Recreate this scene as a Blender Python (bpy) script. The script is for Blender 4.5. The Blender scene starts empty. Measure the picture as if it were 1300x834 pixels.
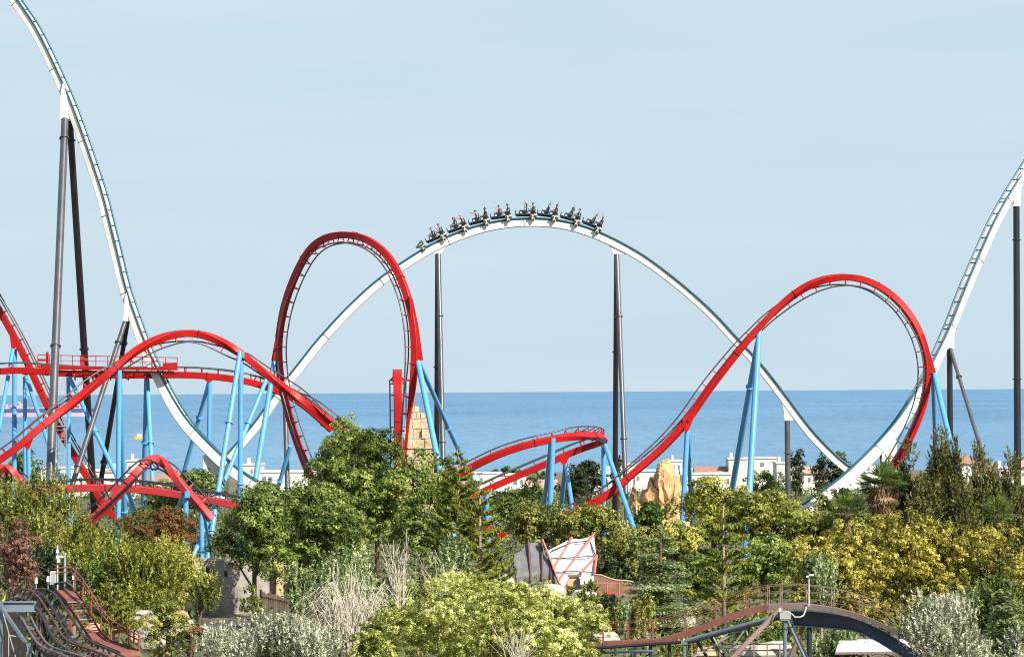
import bpy, bmesh, math, random
import numpy as np
from mathutils import Vector, Matrix, noise

sc = bpy.context.scene
C = sc.collection
R = math.radians

# ------------------------------------------------------------------ camera
F = 4400.0                       # focal length in photo pixels (1300 wide)
HX, HY, ROLL = 650.0, 497.2, 0.00634
EYE = 18.0
RIGHT = Vector((math.cos(ROLL), 0, -math.sin(ROLL)))
UP = Vector((math.sin(ROLL), 0, math.cos(ROLL)))
FWD = Vector((0, 1, 0))
EYEP = Vector((0, 0, EYE))

def P(px, py, D):
    return EYEP + FWD*D + RIGHT*((px-HX)/F*D) + UP*((HY-py)/F*D)

cam_d = bpy.data.cameras.new('camera')
cam = bpy.data.objects.new('camera', cam_d); C.objects.link(cam)
cam_d.sensor_width = 36.0
cam_d.lens = F/1300.0*36.0
cam_d.shift_y = (HY-417.0)/1300.0
cam_d.clip_start = 1.0
cam_d.clip_end = 300000.0
M = Matrix.Identity(4)
for i in range(3):
    M[i][0] = RIGHT[i]; M[i][1] = UP[i]; M[i][2] = -FWD[i]; M[i][3] = EYEP[i]
cam.matrix_world = M
sc.camera = cam

# ------------------------------------------------------------------ light
SUN_AZ, SUN_EL = R(138), R(38)
TOSUN = Vector((math.sin(SUN_AZ)*math.cos(SUN_EL), math.cos(SUN_AZ)*math.cos(SUN_EL), math.sin(SUN_EL)))
sd = bpy.data.lights.new('sun', 'SUN'); sd.energy = 5.0; sd.angle = R(0.5); sd.color = (1.0, 0.95, 0.86)
so = bpy.data.objects.new('sun', sd); C.objects.link(so)
so.rotation_euler = (-TOSUN).to_track_quat('-Z', 'Y').to_euler()
w = bpy.data.worlds.new('World'); sc.world = w; w.use_nodes = True
nt = w.node_tree; nt.nodes.clear()
out = nt.nodes.new('ShaderNodeOutputWorld'); bg = nt.nodes.new('ShaderNodeBackground')
sky = nt.nodes.new('ShaderNodeTexSky'); sky.sky_type = 'NISHITA'; sky.sun_disc = False
sky.sun_elevation = SUN_EL; sky.sun_rotation = SUN_AZ
sky.altitude = 0; sky.air_density = 1.0; sky.dust_density = 0.35; sky.ozone_density = 3.0
# thin high cloud: faint streaks over the sky
tc = nt.nodes.new('ShaderNodeTexCoord'); mp = nt.nodes.new('ShaderNodeMapping')
mp.inputs['Scale'].default_value = (3.0, 3.0, 26.0)
nz = nt.nodes.new('ShaderNodeTexNoise'); nz.inputs['Scale'].default_value = 2.6; nz.inputs['Detail'].default_value = 5.0
rp = nt.nodes.new('ShaderNodeValToRGB'); rp.color_ramp.elements[0].position = 0.36; rp.color_ramp.elements[1].position = 0.75
rp.color_ramp.elements[0].color = (0, 0, 0, 1); rp.color_ramp.elements[1].color = (0.75, 0.75, 0.75, 1)
mx = nt.nodes.new('ShaderNodeMix'); mx.data_type = 'RGBA'
SKY_CLOUD = mx
mx.inputs['B'].default_value = (4.55, 5.4, 5.95, 1)
L = nt.links.new
L(tc.outputs['Generated'], mp.inputs['Vector']); L(mp.outputs['Vector'], nz.inputs['Vector'])
L(nz.outputs['Fac'], rp.inputs['Fac']); L(rp.outputs['Color'], mx.inputs['Factor'])
hs = nt.nodes.new('ShaderNodeHueSaturation'); SKY_HS = hs
L(sky.outputs['Color'], hs.inputs['Color'])
# pale blue haze of the air low over the sea: strongest at the horizon, gone overhead
sx = nt.nodes.new('ShaderNodeSeparateXYZ'); L(tc.outputs['Generated'], sx.inputs['Vector'])
hr = nt.nodes.new('ShaderNodeValToRGB'); e = hr.color_ramp.elements
e[0].position = 0.0; e[0].color = (.97, .97, .97, 1); e[1].position = 0.7; e[1].color = (0, 0, 0, 1)
k = e.new(0.12); k.color = (.86, .86, .86, 1)
L(sx.outputs['Z'], hr.inputs['Fac'])
hz = nt.nodes.new('ShaderNodeMix'); hz.data_type = 'RGBA'; hz.inputs['B'].default_value = (3.95, 5.10, 5.85, 1)
L(hr.outputs['Color'], hz.inputs['Factor']); L(hs.outputs['Color'], hz.inputs['A']); L(hz.outputs['Result'], mx.inputs['A'])
L(mx.outputs['Result'], bg.inputs['Color']); L(bg.outputs['Background'], out.inputs['Surface'])
bg.inputs['Strength'].default_value = 0.085
vs = sc.view_settings
vs.view_transform = 'Standard'; vs.look = 'None'; vs.gamma = 1.0; vs.use_curve_mapping = False
vs.exposure = 0.75
sc.cycles.max_bounces = 6; sc.cycles.transparent_max_bounces = 6
sc.cycles.use_denoising = False
sc.cycles.filter_width = 1.05

# ------------------------------------------------------------------ materials
MATS = {}
def mat(name, col, rough=0.5, metal=0.0, var=0.12, vscale=0.6, spec=0.5, coat=0.0, dirt=None, bump=0.0, bscale=20.0, streak=0.0):
    if name in MATS: return MATS[name]
    m = bpy.data.materials.new(name); m.use_nodes = True
    t = m.node_tree; b = t.nodes['Principled BSDF']
    b.inputs['Roughness'].default_value = rough; b.inputs['Metallic'].default_value = metal
    b.inputs['Specular IOR Level'].default_value = spec; b.inputs['Coat Weight'].default_value = coat
    g = t.nodes.new('ShaderNodeNewGeometry')
    n = t.nodes.new('ShaderNodeTexNoise'); n.inputs['Scale'].default_value = vscale; n.inputs['Detail'].default_value = 6
    n.inputs['Roughness'].default_value = 0.65
    src = g.outputs['Position']
    if streak:
        mpn = t.nodes.new('ShaderNodeMapping'); mpn.inputs['Scale'].default_value = (1, 1, streak)
        t.links.new(src, mpn.inputs['Vector']); src = mpn.outputs['Vector']
    t.links.new(src, n.inputs['Vector'])
    rr = t.nodes.new('ShaderNodeValToRGB')
    lo = dirt if dirt else tuple(c*(1-2.2*var) for c in col)
    hi = tuple(min(1, c*(1+var)) for c in col)
    e = rr.color_ramp.elements
    e[0].position = 0.28 if dirt else 0.25; e[1].position = 0.55 if dirt else 0.75
    e[0].color = (*lo, 1); e[1].color = (*hi, 1)
    t.links.new(n.outputs['Fac'], rr.inputs['Fac']); t.links.new(rr.outputs['Color'], b.inputs['Base Color'])
    if bump:
        n2 = t.nodes.new('ShaderNodeTexNoise'); n2.inputs['Scale'].default_value = bscale; n2.inputs['Detail'].default_value = 8
        t.links.new(g.outputs['Position'], n2.inputs['Vector'])
        bp = t.nodes.new('ShaderNodeBump'); bp.inputs['Strength'].default_value = bump; bp.inputs['Distance'].default_value = 0.3
        t.links.new(n2.outputs['Fac'], bp.inputs['Height']); t.links.new(bp.outputs['Normal'], b.inputs['Normal'])
    MATS[name] = m
    return m

def leaf_mat(name, dark, mid, light, accent=None, trans=0.30, rough=0.55, spec=0.35, pa=0.86):
    if name in MATS: return MATS[name]
    m = bpy.data.materials.new(name); m.use_nodes = True
    t = m.node_tree; b = t.nodes['Principled BSDF']
    b.inputs['Roughness'].default_value = rough; b.inputs['Specular IOR Level'].default_value = spec
    a = t.nodes.new('ShaderNodeAttribute'); a.attribute_name = 'leaf_tone'
    rr = t.nodes.new('ShaderNodeValToRGB'); e = rr.color_ramp.elements
    e[0].position = 0.05; e[0].color = (*dark, 1); e[1].position = 0.78; e[1].color = (*light, 1)
    k = e.new(0.42); k.color = (*mid, 1)
    if accent:
        k2 = e.new(pa); k2.color = (*accent, 1)
    t.links.new(a.outputs['Fac'], rr.inputs['Fac'])
    t.links.new(rr.outputs['Color'], b.inputs['Base Color'])
    tr = t.nodes.new('ShaderNodeBsdfTranslucent'); t.links.new(rr.outputs['Color'], tr.inputs['Color'])
    ms = t.nodes.new('ShaderNodeMixShader'); ms.inputs['Fac'].default_value = trans
    t.links.new(b.outputs['BSDF'], ms.inputs[1]); t.links.new(tr.outputs['BSDF'], ms.inputs[2])
    t.links.new(ms.outputs['Shader'], t.nodes['Material Output'].inputs['Surface'])
    MATS[name] = m
    return m

# ------------------------------------------------------------------ mesh builders
class MB:
    def __init__(s): s.v = []; s.f = []; s.mi = []; s.cur = 0
    def add(s, vs, fs):
        o = len(s.v); s.v.extend([tuple(x) for x in vs])
        for f in fs: s.f.append([o+i for i in f]); s.mi.append(s.cur)
        return s
    def box(s, c, size, rot=None, ax=None):
        """ax: three axis Vectors (x,y,z) optional"""
        c = Vector(c); hx, hy, hz = size[0]/2, size[1]/2, size[2]/2
        X, Y, Z = ax if ax else (Vector((1,0,0)), Vector((0,1,0)), Vector((0,0,1)))
        if rot is not None:
            q = Matrix.Rotation(rot, 3, 'Z'); X, Y, Z = q@X, q@Y, q@Z
        vs = [c + X*(hx*i) + Y*(hy*j) + Z*(hz*k) for k in (-1,1) for j in (-1,1) for i in (-1,1)]
        return s.add(vs, [(0,2,3,1),(4,5,7,6),(0,1,5,4),(2,6,7,3),(0,4,6,2),(1,3,7,5)])
    def tube(s, pts, rad, n=8, caps=True):
        pts = [Vector(p) for p in pts]
        if not hasattr(rad, '__len__'): rad = [rad]*len(pts)
        up0 = None; rings = []
        for i, p in enumerate(pts):
            a = pts[max(i-1, 0)]; b = pts[min(i+1, len(pts)-1)]
            t = (b-a)
            t = t.normalized() if t.length > 1e-9 else Vector((0,0,1))
            if up0 is None:
                up0 = Vector((0,0,1)) if abs(t.z) < 0.9 else Vector((1,0,0))
            u = (up0 - t*up0.dot(t)); u = u.normalized() if u.length > 1e-6 else t.orthogonal().normalized()
            up0 = u; v = t.cross(u)
            rings.append([p + (u*math.cos(2*math.pi*k/n) + v*math.sin(2*math.pi*k/n))*rad[i] for k in range(n)])
        vs = [x for r in rings for x in r]; fs = []
        for i in range(len(pts)-1):
            for k in range(n):
                k2 = (k+1) % n
                fs.append((i*n+k, i*n+k2, (i+1)*n+k2, (i+1)*n+k))
        if caps:
            fs.append(tuple(range(n))[::-1]); fs.append(tuple((len(pts)-1)*n+k for k in range(n)))
        return s.add(vs, fs)
    def bar(s, a, b, w, h=None):
        a, b = Vector(a), Vector(b); h = h or w
        t = (b-a); l = t.length; t.normalize()
        u = Vector((0,0,1)) if abs(t.z) < 0.95 else Vector((0,1,0))
        x = t.cross(u).normalized(); z = x.cross(t)
        return s.box((a+b)/2, (w, l, h), ax=(x, t, z))
    def sweep(s, frames, prof):
        """frames: list of (pos, B, N); prof: list of (b,n) or function i->list"""
        n = None; rings = []
        for i, (p, B, N) in enumerate(frames):
            pr = prof(i) if callable(prof) else prof
            n = len(pr); rings.append([p + B*b + N*c for b, c in pr])
        vs = [x for r in rings for x in r]; fs = []
        for i in range(len(frames)-1):
            for k in range(n):
                k2 = (k+1) % n
                fs.append((i*n+k, i*n+k2, (i+1)*n+k2, (i+1)*n+k))
        fs.append(tuple(range(n))[::-1]); fs.append(tuple((len(frames)-1)*n+k for k in range(n)))
        return s.add(vs, fs)
    def prism(s, poly, ext):
        """poly: list of Vectors (planar), ext: Vector"""
        n = len(poly); e = Vector(ext)
        vs = [Vector(p)-e/2 for p in poly] + [Vector(p)+e/2 for p in poly]
        fs = [tuple(range(n)), tuple(range(2*n-1, n-1, -1))]
        for k in range(n):
            k2 = (k+1) % n; fs.append((k, k+n, k2+n, k2))
        return s.add(vs, fs)
    def ball(s, c, r, seg=10, rings=6, sc3=(1,1,1)):
        c = Vector(c); vs = []; fs = []
        for i in range(rings+1):
            th = math.pi*i/rings
            for k in range(seg):
                ph = 2*math.pi*k/seg
                vs.append(c + Vector((math.sin(th)*math.cos(ph)*sc3[0], math.sin(th)*math.sin(ph)*sc3[1], math.cos(th)*sc3[2]))*r)
        for i in range(rings):
            for k in range(seg):
                k2 = (k+1) % seg
                fs.append((i*seg+k, (i+1)*seg+k, (i+1)*seg+k2, i*seg+k2))
        return s.add(vs, fs)
    def mesh(s, name, mats, smooth=False):
        me = bpy.data.meshes.new(name); me.from_pydata(s.v, [], s.f)
        ms = mats if isinstance(mats, (list, tuple)) else [mats]
        for m in ms: me.materials.append(m)
        if len(ms) > 1:
            me.polygons.foreach_set('material_index', s.mi)
        if smooth:
            me.polygons.foreach_set('use_smooth', [True]*len(me.polygons))
            if smooth != 'all':
                try: me.set_sharp_from_angle(angle=R(35))
                except Exception: pass
        me.update()
        return me
    def build(s, name, mats, parent=None, smooth=False, recalc=True):
        me = s.mesh(name, mats, False)
        if recalc:
            bm = bmesh.new(); bm.from_mesh(me); bmesh.ops.recalc_face_normals(bm, faces=bm.faces); bm.to_mesh(me); bm.free()
        if smooth:
            me.polygons.foreach_set('use_smooth', [True]*len(me.polygons))
            if smooth != 'all': me.set_sharp_from_angle(angle=R(35))
        return link(name, me, parent)

def link(name, me, parent=None, mw=None):
    o = bpy.data.objects.new(name, me); C.objects.link(o)
    if parent is not None: setparent(o, parent)
    if mw is not None: o.matrix_basis = mw
    return o
WORLDM = {}
def wm(o):
    m = o.matrix_basis.copy()
    if o.parent is not None: m = wm(o.parent) @ o.matrix_parent_inverse @ m
    return m
def setparent(o, p):
    o.parent = p; o.matrix_parent_inverse = wm(p).inverted()

def tag(o, label=None, cat=None, group=None, kind=None):
    if label: o['label'] = label
    if cat: o['category'] = cat
    if group: o['group'] = group
    if kind: o['kind'] = kind
    return o
def thing(name, loc, label, cat, group=None, mw=None):
    o = bpy.data.objects.new(name, None); C.objects.link(o); o.empty_display_size = 0.3
    if mw is not None: o.matrix_basis = mw
    else: o.location = loc
    tag(o, label, cat, group); return o
# ------------------------------------------------------------------ coaster colours
M_RED = mat('red_paint', (0.36, 0.008, 0.006), rough=0.46, var=0.12, vscale=0.5, spec=0.25, dirt=(0.28, 0.008, 0.008), streak=0.3)
M_REDOLD = mat('faded_red_paint', (0.42, 0.028, 0.030), rough=0.5, var=0.12, vscale=0.5)
M_REDSEAM = mat('red_flange', (0.13, 0.008, 0.010), rough=0.5)
M_WHITE = mat('white_paint', (0.72, 0.71, 0.66), rough=0.42, var=0.04, vscale=0.5, dirt=(0.60, 0.585, 0.53), streak=0.35)
M_SEAM = mat('seam_grey', (0.24, 0.24, 0.25), rough=0.5)
M_TEAL = mat('teal_paint', (0.008, 0.095, 0.125), rough=0.38, var=0.1)
M_DTEAL = mat('dark_teal_steel', (0.006, 0.04, 0.055), rough=0.45)
M_RAIL = mat('worn_rail_steel', (0.10, 0.095, 0.09), rough=0.4, metal=0.35, var=0.2)
M_BLUE = mat('sky_blue_paint', (0.095, 0.335, 0.64), rough=0.36, var=0.06, vscale=0.3, streak=0.3)
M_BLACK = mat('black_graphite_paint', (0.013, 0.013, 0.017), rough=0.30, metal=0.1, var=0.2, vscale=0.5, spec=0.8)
M_LITGREY = mat('lit_grey_graphite', (0.15, 0.145, 0.15), rough=0.36, metal=0.6, var=0.15, vscale=0.5, spec=0.8)  # paler copy of the black paint: sunlit sheen put into the colour
M_STEELB = mat('blue_grey_steel', (0.16, 0.21, 0.25), rough=0.42, metal=0.25, var=0.15)
M_DARK = mat('dark_steel', (0.030, 0.033, 0.040), rough=0.5, metal=0.3)
M_RUST = mat('rust_red_steel', (0.20, 0.060, 0.042), rough=0.8, var=0.2, vscale=1.2, dirt=(0.10, 0.045, 0.032))
M_BROWN = mat('brown_painted_steel', (0.22, 0.145, 0.12), rough=0.6, var=0.15)
M_GREY = mat('galvanised_grey', (0.38, 0.38, 0.37), rough=0.5, metal=0.2)

def catmull(p0, p1, p2, p3, t):
    return 0.5*((2*p1) + (p2-p0)*t + (2*p0-5*p1+4*p2-p3)*t*t + (3*p1-p0-3*p2+p3)*t**3)

def sample(rows, step):
    """rows of (px,py,D,nx,ny,nt[,s]) -> frames [(pos,T,B,N,s,(px,py))]"""
    pts = [P(*r[:3]) for r in rows]
    nn = [(RIGHT*r[3] + UP*r[4] - FWD*r[5]).normalized() for r in rows]
    ss = [r[6] if len(r) > 6 else 1.0 for r in rows]
    n = len(pts); raw = []
    for i in range(n-1):
        g = lambda k: pts[min(max(k, 0), n-1)]
        p0 = g(i-1) if i > 0 else pts[0]*2-pts[1]
        p3 = g(i+2) if i+2 < n else pts[-1]*2-pts[-2]
        for k in range(12):
            t = k/12.0
            raw.append((catmull(p0, pts[i], pts[i+1], p3, t), nn[i].lerp(nn[i+1], t), ss[i]*(1-t)+ss[i+1]*t,
                        rows[i][0]*(1-t)+rows[i+1][0]*t, rows[i][1]*(1-t)+rows[i+1][1]*t))
    raw.append((pts[-1], nn[-1], ss[-1], rows[-1][0], rows[-1][1]))
    d = [0.0]
    for i in range(1, len(raw)): d.append(d[-1] + (raw[i][0]-raw[i-1][0]).length)
    tot = d[-1]; m = max(3, int(tot/step)); res = []; j = 0
    # light smoothing of the positions
    for k in range(m+1):
        s = tot*k/m
        while j < len(d)-2 and d[j+1] < s: j += 1
        t = (s-d[j])/max(1e-9, d[j+1]-d[j])
        a, b = raw[j], raw[j+1]
        res.append([a[0].lerp(b[0], t), a[1].lerp(b[1], t), a[2]*(1-t)+b[2]*t, (a[3]*(1-t)+b[3]*t, a[4]*(1-t)+b[4]*t)])
    for _ in range(6):
        q = [r[0].copy() for r in res]
        for i in range(1, len(res)-1): res[i][0] = q[i]*0.5 + (q[i-1]+q[i+1])*0.25
    fr = []
    for i, r in enumerate(res):
        T = (res[min(i+1, m)][0]-res[max(i-1, 0)][0]).normalized()
        N = r[1] - T*T.dot(r[1]); N = N.normalized() if N.length > 1e-4 else T.orthogonal().normalized()
        B = T.cross(N)
        fr.append((r[0], T, B, N, r[2], r[3]))
    return fr

TIES = {}
def track(root, rows, hw, hh, off, gh, rr, mats, tie_step, flange_step=8.0, step=0.6, tie_r=0.07, beam='track_beam'):
    mspine, mrail, mtie, mseam = mats
    fr = sample(rows, step)
    mb = MB()
    c = 0.82
    def prof(i):
        s = fr[i][4]; a, b = hw*s, hh*s
        return [(-a, -b*c), (-a*c, -b), (a*c, -b), (a, -b*c), (a, b*c), (a*c, b), (-a*c, b), (-a, b*c)]
    mb.sweep([(f[0], f[2], f[3]) for f in fr], prof)
    acc = 0; mb.cur = 1
    for i in range(1, len(fr)-1):
        acc += (fr[i][0]-fr[i-1][0]).length
        if acc > flange_step:
            acc = 0; f = fr[i]; s = f[4]
            mb.box(f[0], (2*hw*s+0.12, 2*hh*s+0.12, 0.06), ax=(f[2], f[3], f[1]))
    sp = mb.build(beam, [mspine, mseam], root, smooth=True)
    for sgn in (-1, 1):
        rb = MB(); rb.tube([f[0] + f[3]*(off+hh*(f[4]-1)) + f[2]*(gh*sgn) for f in fr], rr, 8)
        rb.build('rail', mrail, sp, smooth='all')
    acc = tie_step*0.5
    for i in range(1, len(fr)-1):
        acc += (fr[i][0]-fr[i-1][0]).length
        if acc > tie_step:
            acc = 0; f = fr[i]
            vis = -8 < f[5][0] < 1308 and -8 < f[5][1] < 842
            m4 = Matrix((( f[1].x, f[2].x, f[3].x, f[0].x), (f[1].y, f[2].y, f[3].y, f[0].y), (f[1].z, f[2].z, f[3].z, f[0].z), (0,0,0,1)))
            TIES.setdefault(root.name, []).append((not vis, f[0].y, m4, sp, (hw, hh, off, gh, tie_r), mtie))
    return fr

def tie_geo(mb, hw, hh, off, gh, r):
    if off < .8:                     # white track: slim sagging rung between the rails
        pts = [(0, gh*t, off-.05-.16*(1-t*t)) for t in (-1, -.6, 0, .6, 1)]
        mb.tube(pts, r*.8, 6); mb.bar((0, 0, hh*.9), (0, 0, off-.2), r*2, r*2); return
    for s in (-1, 1):
        mb.bar((0, s*hw*0.55, hh*0.6), (0, s*(gh-0.02), off-0.03), r*2.0, r*1.7)
    mb.bar((0, -gh*0.75, off-0.12), (0, gh*0.75, off-0.12), r*1.6, r*1.6)

def place_ties(root):
    lst = sorted(TIES.get(root.name, []), key=lambda a: (a[0], a[1]))
    cache = {}; rest = MB(); rm = None
    for k, (hid, D, m4, sp, geo, mt) in enumerate(lst):
        if k < 100 and not hid:
            if geo not in cache:
                mb = MB(); tie_geo(mb, *geo); cache[geo] = mb.mesh('crosstie', mt)
            o = bpy.data.objects.new('crosstie', cache[geo]); C.objects.link(o)
            o.parent = sp; o.matrix_parent_inverse = wm(sp).inverted(); o.matrix_basis = m4
        else:
            t = MB(); tie_geo(t, *geo); rm = mt
            rest.add([m4 @ Vector(v) for v in t.v], t.f)
    if rest.v:
        o = rest.build('crosstie', rm, root); o['kind'] = 'stuff'

def column(root, top, low, r0, r1, m, flanges=(0.25, 0.6), z0=-0.4, name='support_column', knee=None):
    a, b = P(*top), P(*low)
    d = (b-a); b = a + d*((z0-a.z)/d.z)
    mb = MB()
    pts = [a]
    if knee: pts.append(P(*knee)); 
    pts.append(b)
    if len(pts) == 3:
        mb.tube(pts, [r0, r0*1.1, r1], 16)
    else:
        mb.tube(pts, [r0, r1], 16)
    for t in flanges:
        c = a.lerp(b, t); u = (b-a).normalized()*0.06; r = (r0*(1-t)+r1*t)
        if not knee: mb.tube([c-u, c+u], r+0.14, 16)
    mb.cur = 0
    return mb.build(name, m, root, smooth=True)

def plate(root, poly, D, thick, m, name='support_bracket'):
    mb = MB(); mb.prism([P(x, y, D) for x, y in poly], FWD*thick)
    return mb.build(name, m, root)

# ------------------------------------------------------------------ white coaster
WC = thing('roller_coaster', P(640, 704, 400)*1.0, 'white roller coaster with teal rails and black columns, its tall hill carrying the train', 'roller coaster')
WC.location.z = 0
WM_ = (M_WHITE, M_TEAL, M_DTEAL, M_SEAM)
wk = dict(hw=0.62, hh=0.52, off=0.64, gh=0.54, rr=0.105, mats=WM_, tie_step=1.75, flange_step=8.5)
n3 = (0.92, 0.38, 0.36)
drop = [(-75, -150, 396, .9, .42, .36, .8), (-20, -62, 393, .9, .42, .36, .8), (19, 2, 391, .9, .42, .36, .8), (42, 35, 390, .9, .42, .36, .8), (62, 74, 389.4, .9, .42, .36, .8), (79, 111, 388.8, *n3, .8), (89, 134, 388.4, *n3, .8), (104, 175, 387.8, *n3, .8),
        (117.5, 215, 387, *n3, .8), (129, 250, 386.5, *n3, .8), (136, 279, 386, *n3, .8), (147, 323, 385.5, *n3, .8), (157, 365, 385, *n3, .8), (166, 392, 384.5, *n3, .82), (175, 418, 384, .9, .42, .36, .85),
        (187, 450, 383.4, .88, .46, .3, .88), (202.6, 482, 383, .84, .52, .25, .92), (211.5, 500.5, 382.5, .82, .56, .22, .95), (221.3, 518, 382, .8, .6, .2, .98), (235.4, 539.5, 381, .75, .66, .16, 1.0), (252, 558, 380.5, .72, .7, .1, 1.0),
        (265, 571.5, 380, .68, .74, .05, 1.0), (279, 585.5, 379.5, .6, .8, 0, 1.0), (299, 602, 379, .5, .86, 0, 1.0), (325, 618, 378, .3, .95, 0, 1.0)]
track(WC, drop, **wk)
u = lambda a: (-math.sin(R(a)), math.cos(R(a)), 0.0)
arch = [(225, 656, 400, -0.7, 0.7, 0, 0.8), (258, 620, 400, -0.7, 0.7, 0, 0.8), (278, 597.5, 400, -0.72, 0.7, 0, 0.8), (292, 581, 400, -0.74, 0.68, 0, 0.8), (306, 565.5, 400, -0.75, 0.66, 0, 0.8), (321, 548.5, 400, -0.77, 0.63, 0, 0.8), (333, 533.4, 400, -0.78, 0.62, 0, 0.8), (349.7, 508.5, 400, -0.76, 0.65, 0, 0.8), (367.7, 485.2, 400, -0.75, 0.66, 0, 0.8), (383, 466, 400, -0.74, 0.67, 0, 0.78), (406.2, 436.1, 400, -0.73, 0.68, 0, 0.76), (420, 421.1, 400, -0.72, 0.7, 0, 0.75), (433.8, 405.6, 400, -0.72, 0.7, 0, 0.75), (448.1, 391.2, 400, -0.7, 0.71, 0, 0.75), (463.1, 376.8, 400, -0.68, 0.73, 0, 0.75), (478.5, 363.3, 400, -0.66, 0.75, 0, 0.75), (495, 350.5, 400, -0.62, 0.78, 0, 0.75), (528, 328.7, 400, -0.52, 0.85, 0, 0.76), (558, 311.5, 400, -0.45, 0.9, 0, 0.78), (600, 294.8, 400, -0.28, 0.96, 0, 0.8), (640, 285.4, 400, -0.12, 1, 0, 0.8), (682, 283.2, 400, 0.02, 1, 0, 0.8), (712, 286, 400, 0.15, 1, 0, 0.8), (742, 293.6, 400, 0.3, 0.95, 0, 0.8), (772, 306, 400, 0.4, 0.91, 0, 0.78), (810.2, 326.3, 400, 0.5, 0.86, 0, 0.74), (843.2, 349.5, 400, 0.57, 0.82, 0, 0.7), (874.9, 375.2, 400, 0.64, 0.77, 0, 0.68), (904.2, 402.1, 400, 0.68, 0.73, 0, 0.68), (928.7, 429, 400, 0.71, 0.7, 0, 0.68), (960.6, 463.4, 400, 0.72, 0.69, 0, 0.68), (987.5, 497.7, 400, 0.74, 0.67, 0, 0.7), (1006, 523, 400, 0.74, 0.67, 0, 0.72), (1026.3, 549.8, 400, 0.7, 0.71, 0, 0.74), (1042.3, 566.8, 400, 0.7, 0.71, 0, 0.74), (1062.3, 586.5, 400, 0.64, 0.76, 0, 0.74), (1078, 598.5, 400, 0.58, 0.81, 0, 0.74), (1100, 611, 400, 0.45, 0.89, 0, 0.74), (1140, 628, 400, 0.2, 0.98, 0, 0.74), (1180, 640, 400, 0, 1, 0, 0.74)]
ARCH = track(WC, arch, **wk)
rise = [(960, 690, 389, -.5, .85, 0, 1.1), (1000, 662, 390, -.56, .82, .0, 1.1), (1041.6, 634.6, 391, -.6, .8, .0, 1.12), (1071, 612.8, 391.8, -.64, .77, 0, 1.12), (1089.4, 596.2, 392.2, -.67, .74, 0, 1.12), (1111, 575, 393, -.7, .7, 0, 1.1), (1126.5, 558, 393.5, -.73, .68, .05, 1.1), (1145, 535.5, 394, -.77, .63, .1, 1.05),
        (1162, 509, 395, -.82, .55, .2, 1.0), (1177, 482, 396.5, -.82, .5, .35, .95), (1190.6, 453.5, 398, -.78, .4, .5, .88), (1206, 418, 399.5, -.72, .34, .6, .86), (1223, 374, 401, -.7, .32, .65, .86), (1238, 339, 402.5, -.7, .32, .65, .86), (1261, 287, 405, -.7, .36, .65, .86), (1280, 252, 407, -.68, .4, .62, .86), (1302, 217, 409, -.65, .48, .6, .86), (1330, 172, 412, -.6, .5, .6, .86), (1375, 110, 416, -.5, .6, .6, .86)]
track(WC, rise, **wk)
# white support heads (gussets)
plate(WC, [(76.5, 152), (78, 118), (80.5, 106), (93, 134), (98, 152), (88.5, 152)], 388.4, 0.9, M_WHITE)
plate(WC, [(157.3, 408), (159, 378), (161, 372), (173, 408), (164.5, 408)], 384.5, 0.9, M_WHITE)
plate(WC, [(551, 322.5), (549, 318), (536, 318), (556, 306), (590, 296), (575, 308), (566, 312), (561, 322.5)], 400, 0.62, M_WHITE)
plate(WC, [(779.5, 323), (776, 316), (771, 309), (760, 304), (765, 300), (800, 320), (793, 323.5), (786, 323)], 400, 0.62, M_WHITE)
plate(WC, [(996, 534), (994.5, 519), (992, 510), (984, 500), (992, 496), (1015, 528), (1006, 533)], 400, 0.7, M_WHITE)
plate(WC, [(1203, 441), (1203, 428), (1212, 405), (1219, 400), (1211, 423), (1211, 443)], 399.6, 0.7, M_WHITE)
plate(WC, [(1286, 262), (1287, 252), (1292, 226), (1300, 214), (1296, 243), (1295, 262)], 408, 0.7, M_WHITE)
plate(WC, [(1120, 563), (1126, 549), (1138, 560), (1137.5, 586), (1119, 586)], 393.5, 0.9, M_WHITE)
plate(WC, [(258.5, 578), (262, 576), (290, 592), (291, 640), (258, 640)], 380.3, 1.0, M_WHITE)
# black columns
fl = (0.06, 0.62)
column(WC, (82.5, 152, 388), (65.5, 560, 366), .41, .47, M_LITGREY, (0.045, 0.52))
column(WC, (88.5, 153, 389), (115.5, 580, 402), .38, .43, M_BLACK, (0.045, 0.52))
column(WC, (159, 408, 384.5), (111, 556, 375), .27, .31, M_LITGREY, (0.09, 0.6))
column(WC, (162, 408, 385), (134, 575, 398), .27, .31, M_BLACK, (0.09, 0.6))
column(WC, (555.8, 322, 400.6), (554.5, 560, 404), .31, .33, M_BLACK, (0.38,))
column(WC, (556.6, 322, 399.8), (562.5, 590, 394), .27, .29, M_LITGREY, (0.21, 0.63))
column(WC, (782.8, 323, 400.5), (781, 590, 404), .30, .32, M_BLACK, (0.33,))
column(WC, (783.2, 323, 399.8), (793, 590, 394), .27, .29, M_LITGREY, (0.21, 0.62))
column(WC, (999.3, 534, 400), (1000.5, 625, 400), .31, .34, M_LITGREY, (0.25,))
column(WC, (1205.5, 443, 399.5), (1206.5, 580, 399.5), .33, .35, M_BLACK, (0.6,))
column(WC, (1206.5, 443, 399.5), (1250, 585, 390), .21, .24, M_LITGREY, (0.14, 0.7))
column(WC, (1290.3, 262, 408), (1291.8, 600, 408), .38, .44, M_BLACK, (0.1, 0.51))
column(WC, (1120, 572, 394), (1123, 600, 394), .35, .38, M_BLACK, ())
column(WC, (361.5, 494, 400), (364.5, 605, 398), .28, .32, M_LITGREY, (0.6,))
place_ties(WC)

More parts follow.
